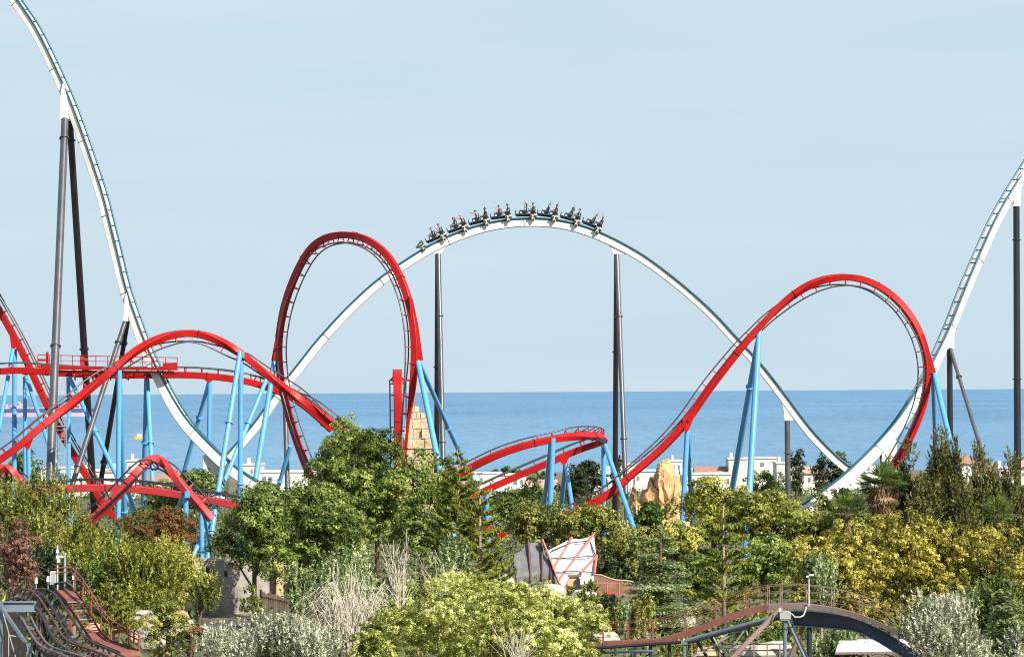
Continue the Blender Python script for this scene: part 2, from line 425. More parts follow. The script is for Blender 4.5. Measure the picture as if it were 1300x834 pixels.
# ------------------------------------------------------------------ red coaster
RC = thing('roller_coaster', P(650, 700, 375), 'red steel looping roller coaster with blue column supports, vertical loops and corkscrews', 'roller coaster')
RC.location.z = 0
RM = (M_RED, M_RAIL, M_RED, M_REDSEAM)
rk = dict(hw=0.34, hh=0.36, off=0.86, gh=0.54, rr=0.078, mats=RM, tie_step=1.75, flange_step=9.0, tie_r=.05)
# zero-g hill at the left
hill = [(-40, 612, 352, -.3, .9, .1), (0, 583.5, 352, -.45, .85, .1), (25, 566, 352, -.5, .85, .05), (49, 544, 352.5, -.55, .8, 0), (66, 531.5, 353, -.55, .8, -.05), (79, 522.2, 353.5, -.5, .8, -.2), (98.5, 507, 354, -.45, .7, -.35), (113, 494, 354.5, -.4, .5, -.6), (130.5, 480, 355, -.3, .3, -.85), (147.5, 466, 355.5, 0, 0, -1),
        (168, 448.3, 356, .25, -.3, -.9), (186, 437, 356.5, .3, -.6, -.7), (204, 429, 357, .2, -.8, -.5), (220, 424.3, 357.3, .1, -.95, -.25), (237, 422.4, 357.5, 0, -1, -.05), (253, 423.2, 357.6, -.15, -1, -.15), (269, 428, 357.7, -.3, -.9, -.3), (284, 435.5, 357.8, -.35, -.75, -.5), (298, 443.4, 358, -.3, -.5, -.8), (312, 453, 358, -.1, -.1, -1), (334, 471.7, 358, .05, .1, -1),
        (358.6, 491, 358, .35, .4, -.8), (372, 501, 358, .45, .55, -.55), (387, 511, 358, .5, .75, -.1), (402, 522, 358, .5, .8, .3), (417, 534, 358, .45, .8, .35), (440, 552, 358, .4, .9, .3), (470, 572, 358, .3, .95, .2)]
track(RC, hill, **rk)
# left loop
lo = [(402, 622, 371, .5, .3, .8), (391, 598, 371, .5, .25, .8), (377, 560, 371.2, .5, .18, .84), (369.5, 537, 371.5, .5, .15, .85), (363, 512, 372, .48, .12, .86), (358.2, 494, 372.3, .46, .05, .88), (354.8, 469, 372.6, .45, 0, .88), (353.4, 445, 373, .45, -.03, .88), (354.5, 424, 373.3, .46, -.06, .86), (361.5, 386.5, 374, .52, -.14, .82),
      (373.5, 352.7, 374.6, .55, -.28, .76), (386, 327.5, 375, .56, -.42, .68), (397.7, 312, 375.4, .5, -.6, .55), (411, 303, 375.7, .4, -.8, .4), (425, 299, 376, .2, -.95, .2), (437, 298, 376.2, .05, -1, .05), (452, 299.5, 376.5, -.1, -1, -.05), (465, 303.6, 376.8, -.25, -.9, -.12), (477.5, 311, 377, -.42, -.8, -.2), (491, 323, 377.3, -.6, -.65, -.28),
      (501, 337.5, 377.6, -.72, -.5, -.3), (509.2, 354, 377.9, -.8, -.38, -.32), (517, 375, 378.2, -.88, -.28, -.35), (522, 395, 378.5, -.92, -.18, -.35), (525, 413.6, 378.8, -.94, -.1, -.35), (526.5, 436, 379, -.95, -.02, -.3), (526.5, 458, 379.2, -.95, .03, -.25), (525, 481, 379.4, -.95, .1, -.15), (523, 500, 379.6, -.95, .15, 0, .95), (521, 515, 380, -.95, .2, .1, .8), (518.4, 532, 380.4, -.95, .25, .1, .5), (517, 548, 381, -.95, .25, .1, .4), (514, 575, 382, -.9, .3, .1, .6), (508, 610, 383, -.9, .4, .1)]
lo = [(r[0], r[1], 384.0-max(-20, min(200, r[0]-354))/173.0*18.0, *r[3:]) for r in lo]
track(RC, lo, **rk)
plate(RC, [(519.5, 376), (524, 380), (530.5, 410), (537.2, 457.5), (525.5, 457.5), (523, 420)], 366.4, 0.72, M_RED)
plate(RC, [(355.5, 405), (358, 440), (352, 458), (344.5, 458), (350.5, 425)], 384.0, 0.7, M_RED)
# right loop
ro = [(700, 660, 377, -.15, 1, 0), (730, 649, 376.5, -.2, 1, 0), (757, 637.5, 376, -.25, .95, 0, 1.25), (772, 628, 376, -.3, .9, -.1, 1.25), (785.4, 617.5, 376, -.35, .9, -.15, 1.1), (797, 607, 376, -.4, .85, -.2), (810.6, 595, 376, -.42, .82, -.25), (824, 584, 376, -.45, .8, -.3), (837.5, 572, 376, -.46, .78, -.35), (851, 558.5, 376, -.48, .74, -.4), (863, 545.5, 376, -.5, .7, -.45),
      (873, 533, 376, -.5, .68, -.5), (887, 513, 376, -.5, .6, -.58), (899, 495, 376, -.48, .5, -.68), (920.5, 467, 376, -.4, .3, -.85), (942, 440, 376, -.28, .15, -.95), (957, 423, 376, -.1, .05, -1), (971.6, 407, 376, .0, 0, -1), (992, 387, 376, .2, -.2, -.9), (1013, 370, 376, .3, -.5, -.7), (1034, 358.5, 376, .25, -.8, -.45), (1054.6, 352.8, 376, .1, -.95, -.25), (1071, 351.2, 376, 0, -1, -.1), (1088, 352.6, 376, -.15, -1, 0),
      (1106.5, 358, 376, -.35, -.9, .05), (1125, 369, 376, -.55, -.75, .12), (1144, 385.5, 376, -.72, -.55, .22), (1158.5, 405, 376, -.8, -.4, .32), (1169, 426, 376, -.84, -.25, .4), (1175, 445, 376, -.86, -.1, .44), (1178, 465, 376, -.86, 0, .46), (1177.5, 485, 376, -.86, .1, .46), (1174, 507, 376, -.85, .2, .48), (1170, 520, 376, -.82, .3, .48), (1164, 536, 376, -.78, .35, .48), (1157.5, 550.4, 376, -.74, .42, .46), (1149.5, 567, 376, -.7, .5, .42), (1141, 582, 376, -.68, .55, .4), (1131, 597, 376, -.65, .6, .4), (1122, 606, 376, -.6, .65, .35)]
track(RC, ro, **rk)
plate(RC, [(1168, 424), (1172.5, 424), (1188, 472.5), (1181, 474.5), (1177, 474)], 376, 0.72, M_RED)
plate(RC, [(866, 530), (884, 523), (874, 546), (872, 548.5), (868.5, 546.5)], 376, 0.7, M_RED)
# straight with the maintenance platform, and its exit curve
st = [(-40, 475, 386, 0, 1, .04), (0, 471.3, 386, 0, 1, .04), (30, 470, 385.5, 0, 1, .04), (60, 472.5, 385, 0, 1, .04), (110, 475.5, 384.5, 0, 1, .04), (160, 476.5, 384, 0, 1, .04), (205, 476, 383.5, 0, 1, .04), (241, 476, 383, 0, 1, .04), (265, 477.5, 383, .02, 1, .06), (289, 480, 383, .05, 1, .1), (313, 484, 383, .08, 1, .12), (330, 488.5, 385, .1, 1, .15), (350, 495.6, 387.5, .15, 1, .15), (372, 505, 390, .2, 1, .15), (395, 522, 392, .2, 1, .15), (420, 545, 394, .2, 1, .15)]
track(RC, st, **rk)
plate(RC, [(25, 472), (47, 472), (40, 473.5), (33, 476), (29, 476)], 385.5, 0.6, M_RED)
plate(RC, [(256, 478), (275, 480), (268, 484), (263, 485), (260, 482)], 383, 0.6, M_RED)
# far left dive
dv = [(-45, 315, 390, .86, .48, .12), (-12, 375, 390, .86, .48, .12), (4, 402, 390, .86, .48, .12), (12.3, 417, 390, .86, .48, .12), (21, 432.5, 390, .86, .48, .12), (28, 446, 390, .86, .48, .12), (35, 461, 390, .87, .47, .12), (42, 476, 390, .88, .46, .12), (49, 491, 390, .88, .46, .12), (55.5, 505, 390, .88, .46, .12), (66, 527, 390, .88, .46, .12), (79, 552, 390, .87, .47, .12), (92, 574.6, 390, .86, .5, .12), (104.6, 595.5, 390, .86, .5, .12), (112.5, 608, 390, .86, .5, .12), (124, 628, 390, .85, .52, .12), (137, 648, 390, .8, .6, .12), (160, 668, 390, .6, .8, .1)]
track(RC, dv, **rk)
plate(RC, [(11.5, 415), (22, 434), (20, 441), (18, 442), (14.5, 441)], 390, 0.6, M_RED)
plate(RC, [(29, 563), (43.5, 551), (38.5, 565), (37, 570), (34, 570)], 352.3, 0.6, M_RED)
# low hill in front
fh = [(80, 690, 322, -.4, .5, .7), (97, 678, 322, -.4, .5, .7), (112, 664, 322, -.42, .45, .75), (129, 649.5, 322, -.4, .4, .8), (144, 634, 322, -.35, .32, .86), (159, 617.8, 322, -.3, .25, .9), (170, 604.6, 322, -.2, .1, .95), (180.5, 591, 322.5, -.1, -.2, .95), (188, 582, 323, 0, -.75, .6), (195, 576.5, 323.5, 0, -1, .2), (201.5, 579.5, 324, -.2, -.8, -.4), (209, 587.5, 324.5, -.15, -.3, -.8), (213.5, 594, 324.7, 0, -.1, -.9), (223, 607, 325, .15, .1, -.9), (233.5, 619, 325, .25, .2, -.85), (242, 629.5, 325, .35, .3, -.75), (254, 643, 325, .42, .38, -.65), (269, 659, 325, .5, .5, -.5)]
track(RC, fh, **{**rk, 'mats': (M_REDOLD, M_DARK, M_REDOLD, M_REDSEAM)})
# flat curve behind it
fc = [(20, 626, 350, 0, 1, .1), (62, 622, 350, 0, 1, .1), (90, 620, 350, 0, 1, .1), (114, 619, 350, 0, 1, .1), (145, 619.6, 350, 0, 1, .1), (176, 621, 350, 0, 1, .1), (201, 624, 350, .02, 1, .1), (225, 627.5, 350, .05, 1, .1), (248, 631.5, 350, .05, 1, .1), (267, 635, 350, .05, 1, .1), (279, 637.2, 350, .05, 1, .1), (300, 641, 350, .05, 1, .1), (330, 648, 350, .05, 1, .1)]
track(RC, fc, **{**rk, 'mats': (M_REDOLD, M_DARK, M_REDOLD, M_REDSEAM)})
# small bend at the left edge
lb = [(-30, 618, 340, -.5, .6, -.5), (-10, 598, 340, -.4, .4, -.7), (0, 591, 340, -.1, -.6, -.6), (7.4, 588, 340, 0, -1, -.2), (16, 595, 340, -.3, -.3, -.8), (24.6, 608, 340, .1, .1, -.9), (32, 620, 340, .3, .3, -.8), (45, 640, 340, .4, .5, -.6)]
track(RC, lb, **{**rk, 'mats': (M_REDOLD, M_DARK, M_REDOLD, M_REDSEAM)})
# helix in the middle
hx = [(575, 606, 370, .35, .55, -.75), (599.4, 592, 369.5, .35, .55, -.75), (612, 585.7, 369.3, .3, .5, -.78), (629.5, 577.5, 369, .3, .5, -.78), (651, 569.7, 369, .25, .5, -.78), (672.6, 563.5, 369, .2, .5, -.8), (692, 559.4, 369.5, .15, .55, -.8), (709, 556, 370, .1, .6, -.75), (731, 553.6, 371.5, .02, .7, -.65), (748, 553, 374, -.2, .75, -.5), (759, 554, 377, -.4, .75, -.3), (766, 556.5, 380.5, -.5, .75, 0), (766, 559.5, 384, -.4, .8, .2),
      (760, 562.5, 387, -.2, .85, .3), (750, 566, 389, -.1, .9, .3), (736, 570.5, 390, -.1, .92, .3), (718, 577.5, 390, -.12, .93, .3), (700.6, 586, 390, -.15, .93, .3), (679, 594.5, 390, -.15, .93, .3), (657.5, 604, 390, -.15, .93, .3), (640, 611.5, 390, -.15, .93, .3), (619, 621, 390, -.15, .93, .3), (600, 630, 390, -.15, .93, .3), (570, 645, 390, -.1, .95, .2)]
hx = [(*r[:3], .05, .22, -.97) if i < 8 else ((*r[:3], .0, .45, -.88) if i < 9 else ((*r[:3], -.15, .95, .08) if i > 13 else r)) for i, r in enumerate(hx)]
track(RC, hx, **rk)
plate(RC, [(610, 622), (624, 615.5), (621, 624), (618, 629), (614.5, 628)], 390, 0.6, M_RED)
plate(RC, [(710, 584), (724, 577), (720, 586), (718, 591), (714.5, 591)], 390, 0.6, M_RED)
# vertical piece seen from behind
vt = [(506, 640, 386, 0, .1, -1), (505.8, 600, 386, 0, .1, -1), (505.5, 560, 386, 0, .1, -1), (505.3, 530, 386, 0, .1, -1), (505, 505, 386, 0, .05, -1), (504.8, 488, 386.2, 0, .0, -1), (504.6, 478, 387.2, 0, -.5, -.85), (504.4, 474.5, 389, 0, -.9, -.4), (504.3, 473.5, 392, 0, -1, 0), (504, 475, 397, 0, -1, 0)]
track(RC, vt, **{**rk, 'hw': 0.46, 'gh': 0.9})
# short stretch low behind the pines
ls = [(616, 668, 352, .2, .95, .1), (625, 672, 352, .2, .95, .1), (635, 677, 352, .2, .95, .1), (644, 682, 352, .2, .95, .1)]
track(RC, ls, **rk)
place_ties(RC)
# blue supports
def blue(top, low, r=.40, fl=(0.35,), r1=None, knee=None): column(RC, top, low, r*.67, (r1 or r*1.02)*.67, M_BLUE, fl, knee=knee)
blue((16.5, 443, 390), (-4, 560, 380), .33, (.5,))
blue((18.5, 443, 390.4), (18.2, 600, 390.4), .40)
blue((31.5, 478, 386), (31.8, 560, 386), .34)
blue((33, 478, 385.5), (76, 607, 372), .33, (.28,))
blue((86.5, 479, 384.8), (87, 612, 384.8), .40)
blue((88, 479, 384.5), (149, 606, 374), .36, (.3,))
blue((151.5, 470, 355.5), (150, 655, 355), .40, (.85,))
blue((152, 478, 356), (158.5, 660, 366), .36, (.7,))
blue((186, 482, 384), (182, 640, 392), .40)
blue((187, 482, 383.6), (194.5, 630, 376), .36)
blue((265.5, 485, 383.2), (236, 590, 388), .36, (.2,))
blue((266.5, 485, 383), (264.5, 612, 383), .36, (.4,))
blue((304.8, 447, 357.6), (272, 655, 350), .40, (.32, .8))
blue((306, 447, 358), (304.8, 630, 358), .40, (.6,))
blue((339, 480, 383.5), (283, 615, 376), .38, (.25,))
blue((348.5, 458, 384), (325, 605, 380), .46, (.66,), .48)
blue((368.5, 566, 372), (355, 612, 374), .34, (.3,))
blue((530.5, 459, 366), (557, 590, 360), .45, (), .47)
blue((533, 462, 366.6), (578, 562, 382), .38, (.32,))
blue((36, 569, 352.3), (37, 617, 352.3), .36, ())
blue((236, 624, 325), (236, 665, 325), .36, ())
blue((233, 627, 325.4), (224, 650, 330), .30, ())
blue((255.5, 648, 325), (256.5, 700, 325), .32, (.5,))
blue((258, 648, 325.6), (264, 680, 330), .24, ())
blue((161, 620, 351), (170, 643, 360), .34, ())
blue((151, 625, 350.6), (149.5, 690, 350), .36, ())
blue((702, 556, 369.6), (698.5, 645, 369.6), .43, (.8,))
blue((699.5, 560, 370), (692, 632, 382), .36, (.7,))
blue((718, 590, 390), (713, 640, 396), .40, (.5,))
blue((718.6, 590, 390), (726, 640, 380), .34, (.5,))
blue((766.5, 564, 382), (766.5, 645, 382), .40, (.8,))
blue((768, 565, 382), (808, 680, 366), .38, (.6, .82))
blue((872.5, 547, 376), (869, 612, 376), .42, (.7,))
blue((873.5, 548, 376.4), (876, 612, 386), .34, (.7,))
blue((964, 414, 376.2), (951, 630, 370), .46, (.6,), .54, knee=(962.5, 442, 375.6))
blue((962, 436, 376.6), (931, 612, 392), .50, (.2,))
blue((1184.5, 474, 376.2), (1187.5, 565, 384), .38, (.5,))
blue((1186, 474, 376), (1208, 568, 366), .42, (.75,))
blue((617.5, 628, 390), (619.5, 675, 390), .40, (.3,))
# connecting heads of the blue columns
for px, py, D in ((307.5, 447.5, 357.6), (238, 624.5, 324.6)):
    mb = MB(); mb.box(P(px, py+3, D), (.46, 0.6, .62)); mb.build('column_head', M_BLUE, RC)

# ------------------------------------------------------------------ maintenance platform beside the straight
PF = thing('maintenance_platform', P(138, 480, 381.5), 'red steel maintenance platform with railings bolted along the high red straight', 'platform')
mb = MB()
mb.prism([P(48, 463.5, 381.6), P(207, 467, 381.2), P(225, 467.5, 381.2), P(225, 470, 381.2), P(60, 469, 381.6), P(48, 466, 381.6)], FWD*1.6)
mb.build('deck', M_RED, PF)
mb = MB(); mb.prism([P(62, 470, 381.7), P(222, 471, 381.3), P(218, 474, 381.3), P(66, 473.5, 381.7)], FWD*0.3); mb.build('side_beam', M_REDOLD, PF)
for k in range(7):
    x = 72+k*22.5
    mb = MB(); mb.bar(P(x, 473, 381.4), P(x+1, 482, 383.4), .16); mb.bar(P(x, 472, 381.2), P(x, 478.5, 381.2), .14)
    mb.build('bracket', M_REDOLD, PF)
for dd in (0.75, -0.75):
    mb = MB()
    for (f, t) in ((0.0, 0.045), (0.5, 0.03)):
        y0, y1 = 450.5+13*f, 454+13*f
        mb.tube([P(48, y0, 381.6-dd), P(225, y1, 381.2-dd)], t, 6)
    mb.build('handrail', M_RED, PF)
    for k in range(13):
        x = 48+k*14.75
        mb = MB(); mb.tube([P(x, 450.5+3.5*k/12, 381.6-dd), P(x, 465+3*k/12, 381.6-dd)], .045, 6)
        mb.build('railing_post', M_RED, PF)
mb = MB(); mb.box(P(216, 464.5, 380.9), (1.55, 0.9, 0.62)); mb.build('motor_cover', M_RED, PF)
mb = MB(); mb.box(P(60, 454, 381.2), (.28, .28, 1.25)); mb.box(P(53, 457, 381.0), (.9, .2, .25)); mb.build('control_box', M_RED, PF)
mb = MB(); mb.box(P(104.5, 458, 382.4), (.5, .3, 1.2)); mb.box(P(107, 456, 382.2), (.9, .2, .2)); mb.build('brake_unit', M_REDOLD, PF)

# ------------------------------------------------------------------ stair tower beside the column
ST = thing('stair_tower', P(76, 650, 372), 'grey lattice stair tower standing beside the tall left column under the platform', 'stair tower')
ST.location.z = 0
zt = P(77, 479, 372).z
bx, by = P(77.5, 560, 372).x, 372.0
for i in (-1, 1):
    for j in (-1, 1):
        mb = MB(); mb.bar((bx+i*.5, by+j*.6, 0), (bx+i*.5, by+j*.6, zt), .06); mb.build('post', M_GREY, ST)
mb = MB(); n = int(zt/0.36)
for k in range(n):
    z = 0.2+k*0.36; s = ((k % 8)/7.0-0.5)*(1 if (k//8) % 2 == 0 else -1)
    mb.box((bx+s*0.8, by, z), (.26, 1.0, .05))
    if k % 8 == 0: mb.box((bx, by, z), (1.1, 1.3, .06))
mb.build('stair_flight', M_GREY, ST)
mb = MB(); n = int(zt/2.9)
for k in range(n):
    z = 0.2+k*2.88; s = 1 if k % 2 == 0 else -1
    for j in (-.6, .6):
        mb.bar((bx-s*.5, by+j, z+.1), (bx+s*.5, by+j, z+2.6), .05)
        for q in (.5, 1.0, 1.5, 2.0, 2.5): mb.bar((bx-.5, by+j, z+q), (bx+.5, by+j, z+q), .035)
mb.build('lattice_brace', M_GREY, ST)
# ------------------------------------------------------------------ the train on the hill
M_CHASSIS = mat('train_black', (0.010, 0.010, 0.012), rough=0.5, metal=0.1)
M_BOGIE = mat('bogie_cream', (0.55, 0.50, 0.40), rough=0.5)
M_WHEEL = mat('wheel_dark', (0.03, 0.028, 0.026), rough=0.7)
M_SEAT = mat('seat_black', (0.010, 0.010, 0.012), rough=0.7)
M_NOSE = mat('nose_dark_green', (0.03, 0.06, 0.055), rough=0.3, coat=0.3)
M_LAMP = mat('pale_fitting', (0.60, 0.58, 0.45), rough=0.5)

def frame_at(px, frames, off, hh):
    best = min(range(len(frames)), key=lambda i: abs(frames[i][5][0]-px))
    i = best
    j = i+1 if frames[i][5][0] < px else i-1
    a, b = frames[i], frames[j]
    t = (px-a[5][0])/(b[5][0]-a[5][0])
    p = a[0].lerp(b[0], t); T = a[1].lerp(b[1], t).normalized(); N = a[3].lerp(b[3], t); s = a[4]*(1-t)+b[4]*t
    N = (N - T*T.dot(N)).normalized()
    X = -T; Y = N.cross(X)
    o = p + N*(off+hh*(s-1)+0.10)
    return Matrix(((X.x, Y.x, N.x, o.x), (X.y, Y.y, N.y, o.y), (X.z, Y.z, N.z, o.z), (0, 0, 0, 1)))

TR = thing('coaster_train', (0, 0, 0), 'black coaster train with cream wheel units full of riders on top of the white hill', 'coaster train', mw=frame_at(650, ARCH, .64, .52))

def car_meshes():
    c = MB()
    c.box((.85, 0, .33), (2.30, .80, .22)); c.box((.85, 0, .18), (2.1, .30, .14))
    c.box((1.97, 0, .58), (.10, .9, .45)); c.box((-.32, 0, .45), (.16, 1.2, .3))
    chassis = c.mesh('car', M_CHASSIS)
    s = MB()
    s.box((0, 0, .60), (.52, .46, .16)); s.box((-.26, 0, .92), (.12, .40, .62))
    s.box((.0, .26, .72), (.5, .06, .22)); s.box((.0, -.26, .72), (.5, .06, .22)); s.box((.05, 0, .40), (.34, .34, .30))
    seat = s.mesh('seat', M_SEAT)
    b = MB()
    b.box((0, 0, .12), (.60, .22, .42)); b.box((0, .02, -.16), (.34, .16, .30)); b.box((-.25, .02, .30), (.28, .3, .18))
    bog = b.mesh('wheel_unit', M_BOGIE)
    wmb = MB()
    for x in (-.24, .24):
        wmb.tube([(x, -.09, .10), (x, .16, .10)], .17, 12)
    wmb.tube([(-.1, 0, -.34), (.1, 0, -.34)], .13, 10); wmb.tube([(0, -.05, -.30), (0, .12, -.30)], .14, 12)
    whl = wmb.mesh('wheel', M_WHEEL)
    r = MB()
    r.tube([(.34, -.12, .62), (.42, -.12, .98), (.30, 0, 1.02), (.42, .12, .98), (.34, .12, .62)], .035, 8)
    res = r.mesh('restraint', M_LAMP)
    return chassis, seat, bog, whl, res
CM = car_meshes()
wheel_px = [566.3, 592.6, 619, 645.6, 675.6, 702, 729.6, 756]
CARF = []
for px in wheel_px:
    fm = frame_at(px, ARCH, .64, .52); CARF.append(fm)
    car = link('car', CM[0], TR); car.matrix_basis = fm
    for sx, sy, sz in ((0, .58, .02), (0, -.58, .02), (.95, .42, 0), (.95, -.42, 0)):
        o = link('seat', CM[1], car); o.matrix_basis = fm @ Matrix.Translation((sx, sy, sz))
        o = link('restraint', CM[4], car); o.matrix_basis = fm @ Matrix.Translation((sx, sy, sz+.05))
    for sy in (.84, -.84):
        o = link('wheel_unit', CM[2], car); o.matrix_basis = fm @ Matrix.Translation((-.05, sy, 0))
        o = link('wheels', CM[3], car); o.matrix_basis = fm @ Matrix.Translation((-.05, sy, 0)); o.name = 'wheel_set'
fm = frame_at(541.5, ARCH, .64, .52) @ Matrix.Scale(.82, 4)
nb = MB()
prof = [(1.0, .50), (.55, .80), (.1, .98), (-.32, 1.08), (-.36, .5), (-.25, .28), (.5, .28)]
nb.prism([Vector((x, 0, z)) for x, z in prof], Vector((0, 1.25, 0)))
nose = link('nose_car', nb.mesh('nose_car', M_NOSE), TR); nose.matrix_basis = fm
nb = MB(); nb.box((.10, 0, .66), (.55, 1.29, .09)); o = link('nose_trim', nb.mesh('nose_trim', M_LAMP), nose); o.matrix_basis = fm
for sy in (.84, -.84):
    o = link('wheel_unit', CM[2], nose); o.matrix_basis = fm @ Matrix.Translation((0, sy, 0))
    o = link('wheel_set', CM[3], nose); o.matrix_basis = fm @ Matrix.Translation((0, sy, 0))

# ------------------------------------------------------------------ riders
SKIN = mat('skin', (0.42, 0.22, 0.14), rough=0.55, var=0.05)
CLOTH = {n: mat('cloth_'+n, tuple(q_*.65 for q_ in c), rough=0.85, var=0.12, vscale=8) for n, c in dict(black=(.018, .018, .022), navy=(.02, .03, .08), red=(.35, .03, .03), maroon=(.16, .03, .04), grey=(.16, .16, .17), white=(.6, .6, .58), olive=(.10, .11, .05), teal=(.03, .14, .16), denim=(.06, .09, .17), khaki=(.30, .25, .16)).items()}
HAIR = {n: mat('hair_'+n, c, rough=0.6, var=0.1) for n, c in dict(black=(.012, .010, .009), brown=(.06, .032, .018), fair=(.30, .20, .09)).items()}

def body_mesh(name, pose, seed):
    rng = random.Random(seed)
    V = []; E = []; Rr = []; Z = []
    def v(p, r, zone, par=None):
        V.append(p); Rr.append(r); Z.append(zone)
        if par is not None: E.append((par, len(V)-1))
        return len(V)-1
    lean = pose.get('lean', -.05)
    pel = v((0, 0, .12), .145, 1)
    wai = v((lean*.5, 0, .32), .125, 0, pel)
    che = v((lean*1.0, 0, .50), .150, 0, wai)
    nb_ = v((lean*1.0, 0, .63), .07, 2, che)
    hx, hy = pose.get('head', (0.02, 0.0))
    h1 = v((lean+hx*.5, hy*.5, .72), .075, 2, nb_)
    h2 = v((lean+hx, hy, .82), .098, 2, h1)
    h3 = v((lean+hx-.01, hy, .90), .070, 2, h2)
    nose = v((lean+hx+.115, hy, .79), .016, 2, h2)
    for s in (1, -1):
        v((lean+hx-.01, hy+s*.10, .80), .018, 2, h2)       # ear
        hip = v((.05, s*.10, .10), .10, 1, pel)
        kn = v((.47, s*.13, .15), .070, 1, hip)
        an = v((.50, s*.13, -.25), .045, 1, kn)
        v((.66, s*.14, -.30), .04, 3, an)
        sh = v((lean, s*.19, .55), .062, 0, che)
        el, wr = pose['L' if s > 0 else 'R']
        e = v((el[0]+lean, s*el[1], el[2]), .046, 0 if pose.get('sleeve', True) else 2, sh)
        w_ = v((wr[0]+lean, s*wr[1], wr[2]), .032, 2, e)
        d = Vector((wr[0]-el[0], s*(wr[1]-el[1]), wr[2]-el[2])).normalized()
        side = d.cross(Vector((1, 0, 0.2))).normalized()
        wp = Vector(V[w_])
        pm = v(tuple(wp + d*.07), .030, 2, w_)
        for q, ln in ((-1.5, .060), (-.5, .078), (.5, .074), (1.5, .055)):
            k1 = v(tuple(wp + d*(.115) + side*q*.020), .009, 2, pm)
            v(tuple(wp + d*(.115+ln) + side*q*.026 + Vector((.012, 0, 0))), .008, 2, k1)
        th = v(tuple(wp + d*.06 + side*.055), .010, 2, pm)
        v(tuple(wp + d*.10 + side*.075), .009, 2, th)
    me = bpy.data.meshes.new(name+'_cage'); me.from_pydata(V, E, [])
    ob = bpy.data.objects.new(name+'_cage', me); C.objects.link(ob)
    sk = ob.modifiers.new('Skin', 'SKIN'); sk.use_smooth_shade = True
    for i, d in enumerate(me.skin_vertices[0].data):
        d.radius = (Rr[i], Rr[i]); d.use_root = (i == 0)
    sb = ob.modifiers.new('Sub', 'SUBSURF'); sb.levels = 1; sb.render_levels = 1
    dg = bpy.context.evaluated_depsgraph_get()
    ev = ob.evaluated_get(dg)
    bmsh = bpy.data.meshes.new_from_object(ev)
    bmsh.name = name
    bpy.data.objects.remove(ob)
    n = len(bmsh.polygons)
    # zone of each face = zone of the nearest bone point
    pts = np.array(V); zz = np.array(Z)
    seg = []
    for a, b in E:
        for t in (0, .25, .5, .75, 1.0): seg.append((pts[a]*(1-t)+pts[b]*t, zz[b] if t > .35 else zz[a], (Rr[a]+Rr[b])/2))
    sp = np.array([s[0] for s in seg]); sz = np.array([s[1] for s in seg]); sr = np.array([s[2] for s in seg])
    cen = np.array([p.center for p in bmsh.polygons])
    dist = np.linalg.norm(cen[:, None, :]-sp[None], axis=2) - sr[None]*.9
    idx = sz[dist.argmin(1)]
    return bmsh, idx, (lean+hx, hy)
lapL = ((.12, .27, .33), (.40, .15, .30)); upL = ((.06, .25, .84), (.10, .22, 1.10)); upB = ((-.05, .28, .82), (-.12, .30, 1.08)); fwdL = ((.24, .25, .62), (.48, .22, .82)); mid = ((.20, .27, .46), (.40, .20, .66))
POSES = [dict(L=lapL, R=lapL, lean=-.03), dict(L=upL, R=upL, lean=-.10), dict(L=upB, R=lapL, lean=-.12, head=(-.02, .02)), dict(L=fwdL, R=fwdL, lean=.02, sleeve=False), dict(L=mid, R=lapL, lean=-.06, head=(.05, .03), sleeve=False), dict(L=upB, R=upB, lean=-.16, head=(-.05, 0), sleeve=False)]
BODIES = [body_mesh('body', p, i) for i, p in enumerate(POSES)]

def hair_mesh(hx, hy, long, m):
    mb = MB(); mb.ball((hx-.025, hy, .845), .112, 12, 8, (1.0, .98, .95))
    if long:
        mb.tube([(hx-.08, hy, .86), (hx-.15, hy, .76), (hx-.16, hy+.01, .60), (hx-.13, hy, .50)], [.07, .08, .07, .02], 8)
    me = mb.mesh('hair', m)
    bm = bmesh.new(); bm.from_mesh(me)
    # cut the face free: drop the front lower part of the cap
    dl = [f for f in bm.faces if f.calc_center_median().x > hx+.045 and f.calc_center_median().z < .86]
    bmesh.ops.delete(bm, geom=dl, context='FACES'); bm.to_mesh(me); bm.free()
    me.polygons.foreach_set('use_smooth', [True]*len(me.polygons))
    return me
ordw = ['first', 'second', 'third', 'fourth', 'fifth', 'sixth', 'seventh', 'rear']
# (pose, shirt, trousers, hair, long?) for the front and the back seat of each car
RID = [((0, 'black', 'denim', 'black', 0), (4, 'grey', 'khaki', 'brown', 0)),
       ((0, 'navy', 'denim', 'brown', 1), (3, 'maroon', 'khaki', 'fair', 0)),
       ((3, 'red', 'denim', 'black', 0), (2, 'black', 'olive', 'black', 0)),
       ((4, 'maroon', 'denim', 'brown', 0), (1, 'olive', 'khaki', 'brown', 0)),
       ((1, 'white', 'black', 'black', 1), (4, 'navy', 'denim', 'brown', 0)),
       ((5, 'navy', 'denim', 'black', 0), (2, 'red', 'olive', 'brown', 0)),
       ((2, 'teal', 'denim', 'brown', 1), (0, 'black', 'khaki', 'black', 0)),
       ((5, 'grey', 'navy', 'black', 0), (1, 'maroon', 'denim', 'fair', 0))]
ptxt = ['hands on the lap bar', 'both arms raised high', 'one arm thrown up', 'both arms stretched forward', 'one hand lifted in front', 'both arms flung up and back']
ctxt = {'grey': 'grey', 'olive': 'olive green', 'teal': 'teal', 'navy': 'navy', 'black': 'black', 'maroon': 'maroon', 'red': 'red', 'white': 'white'}
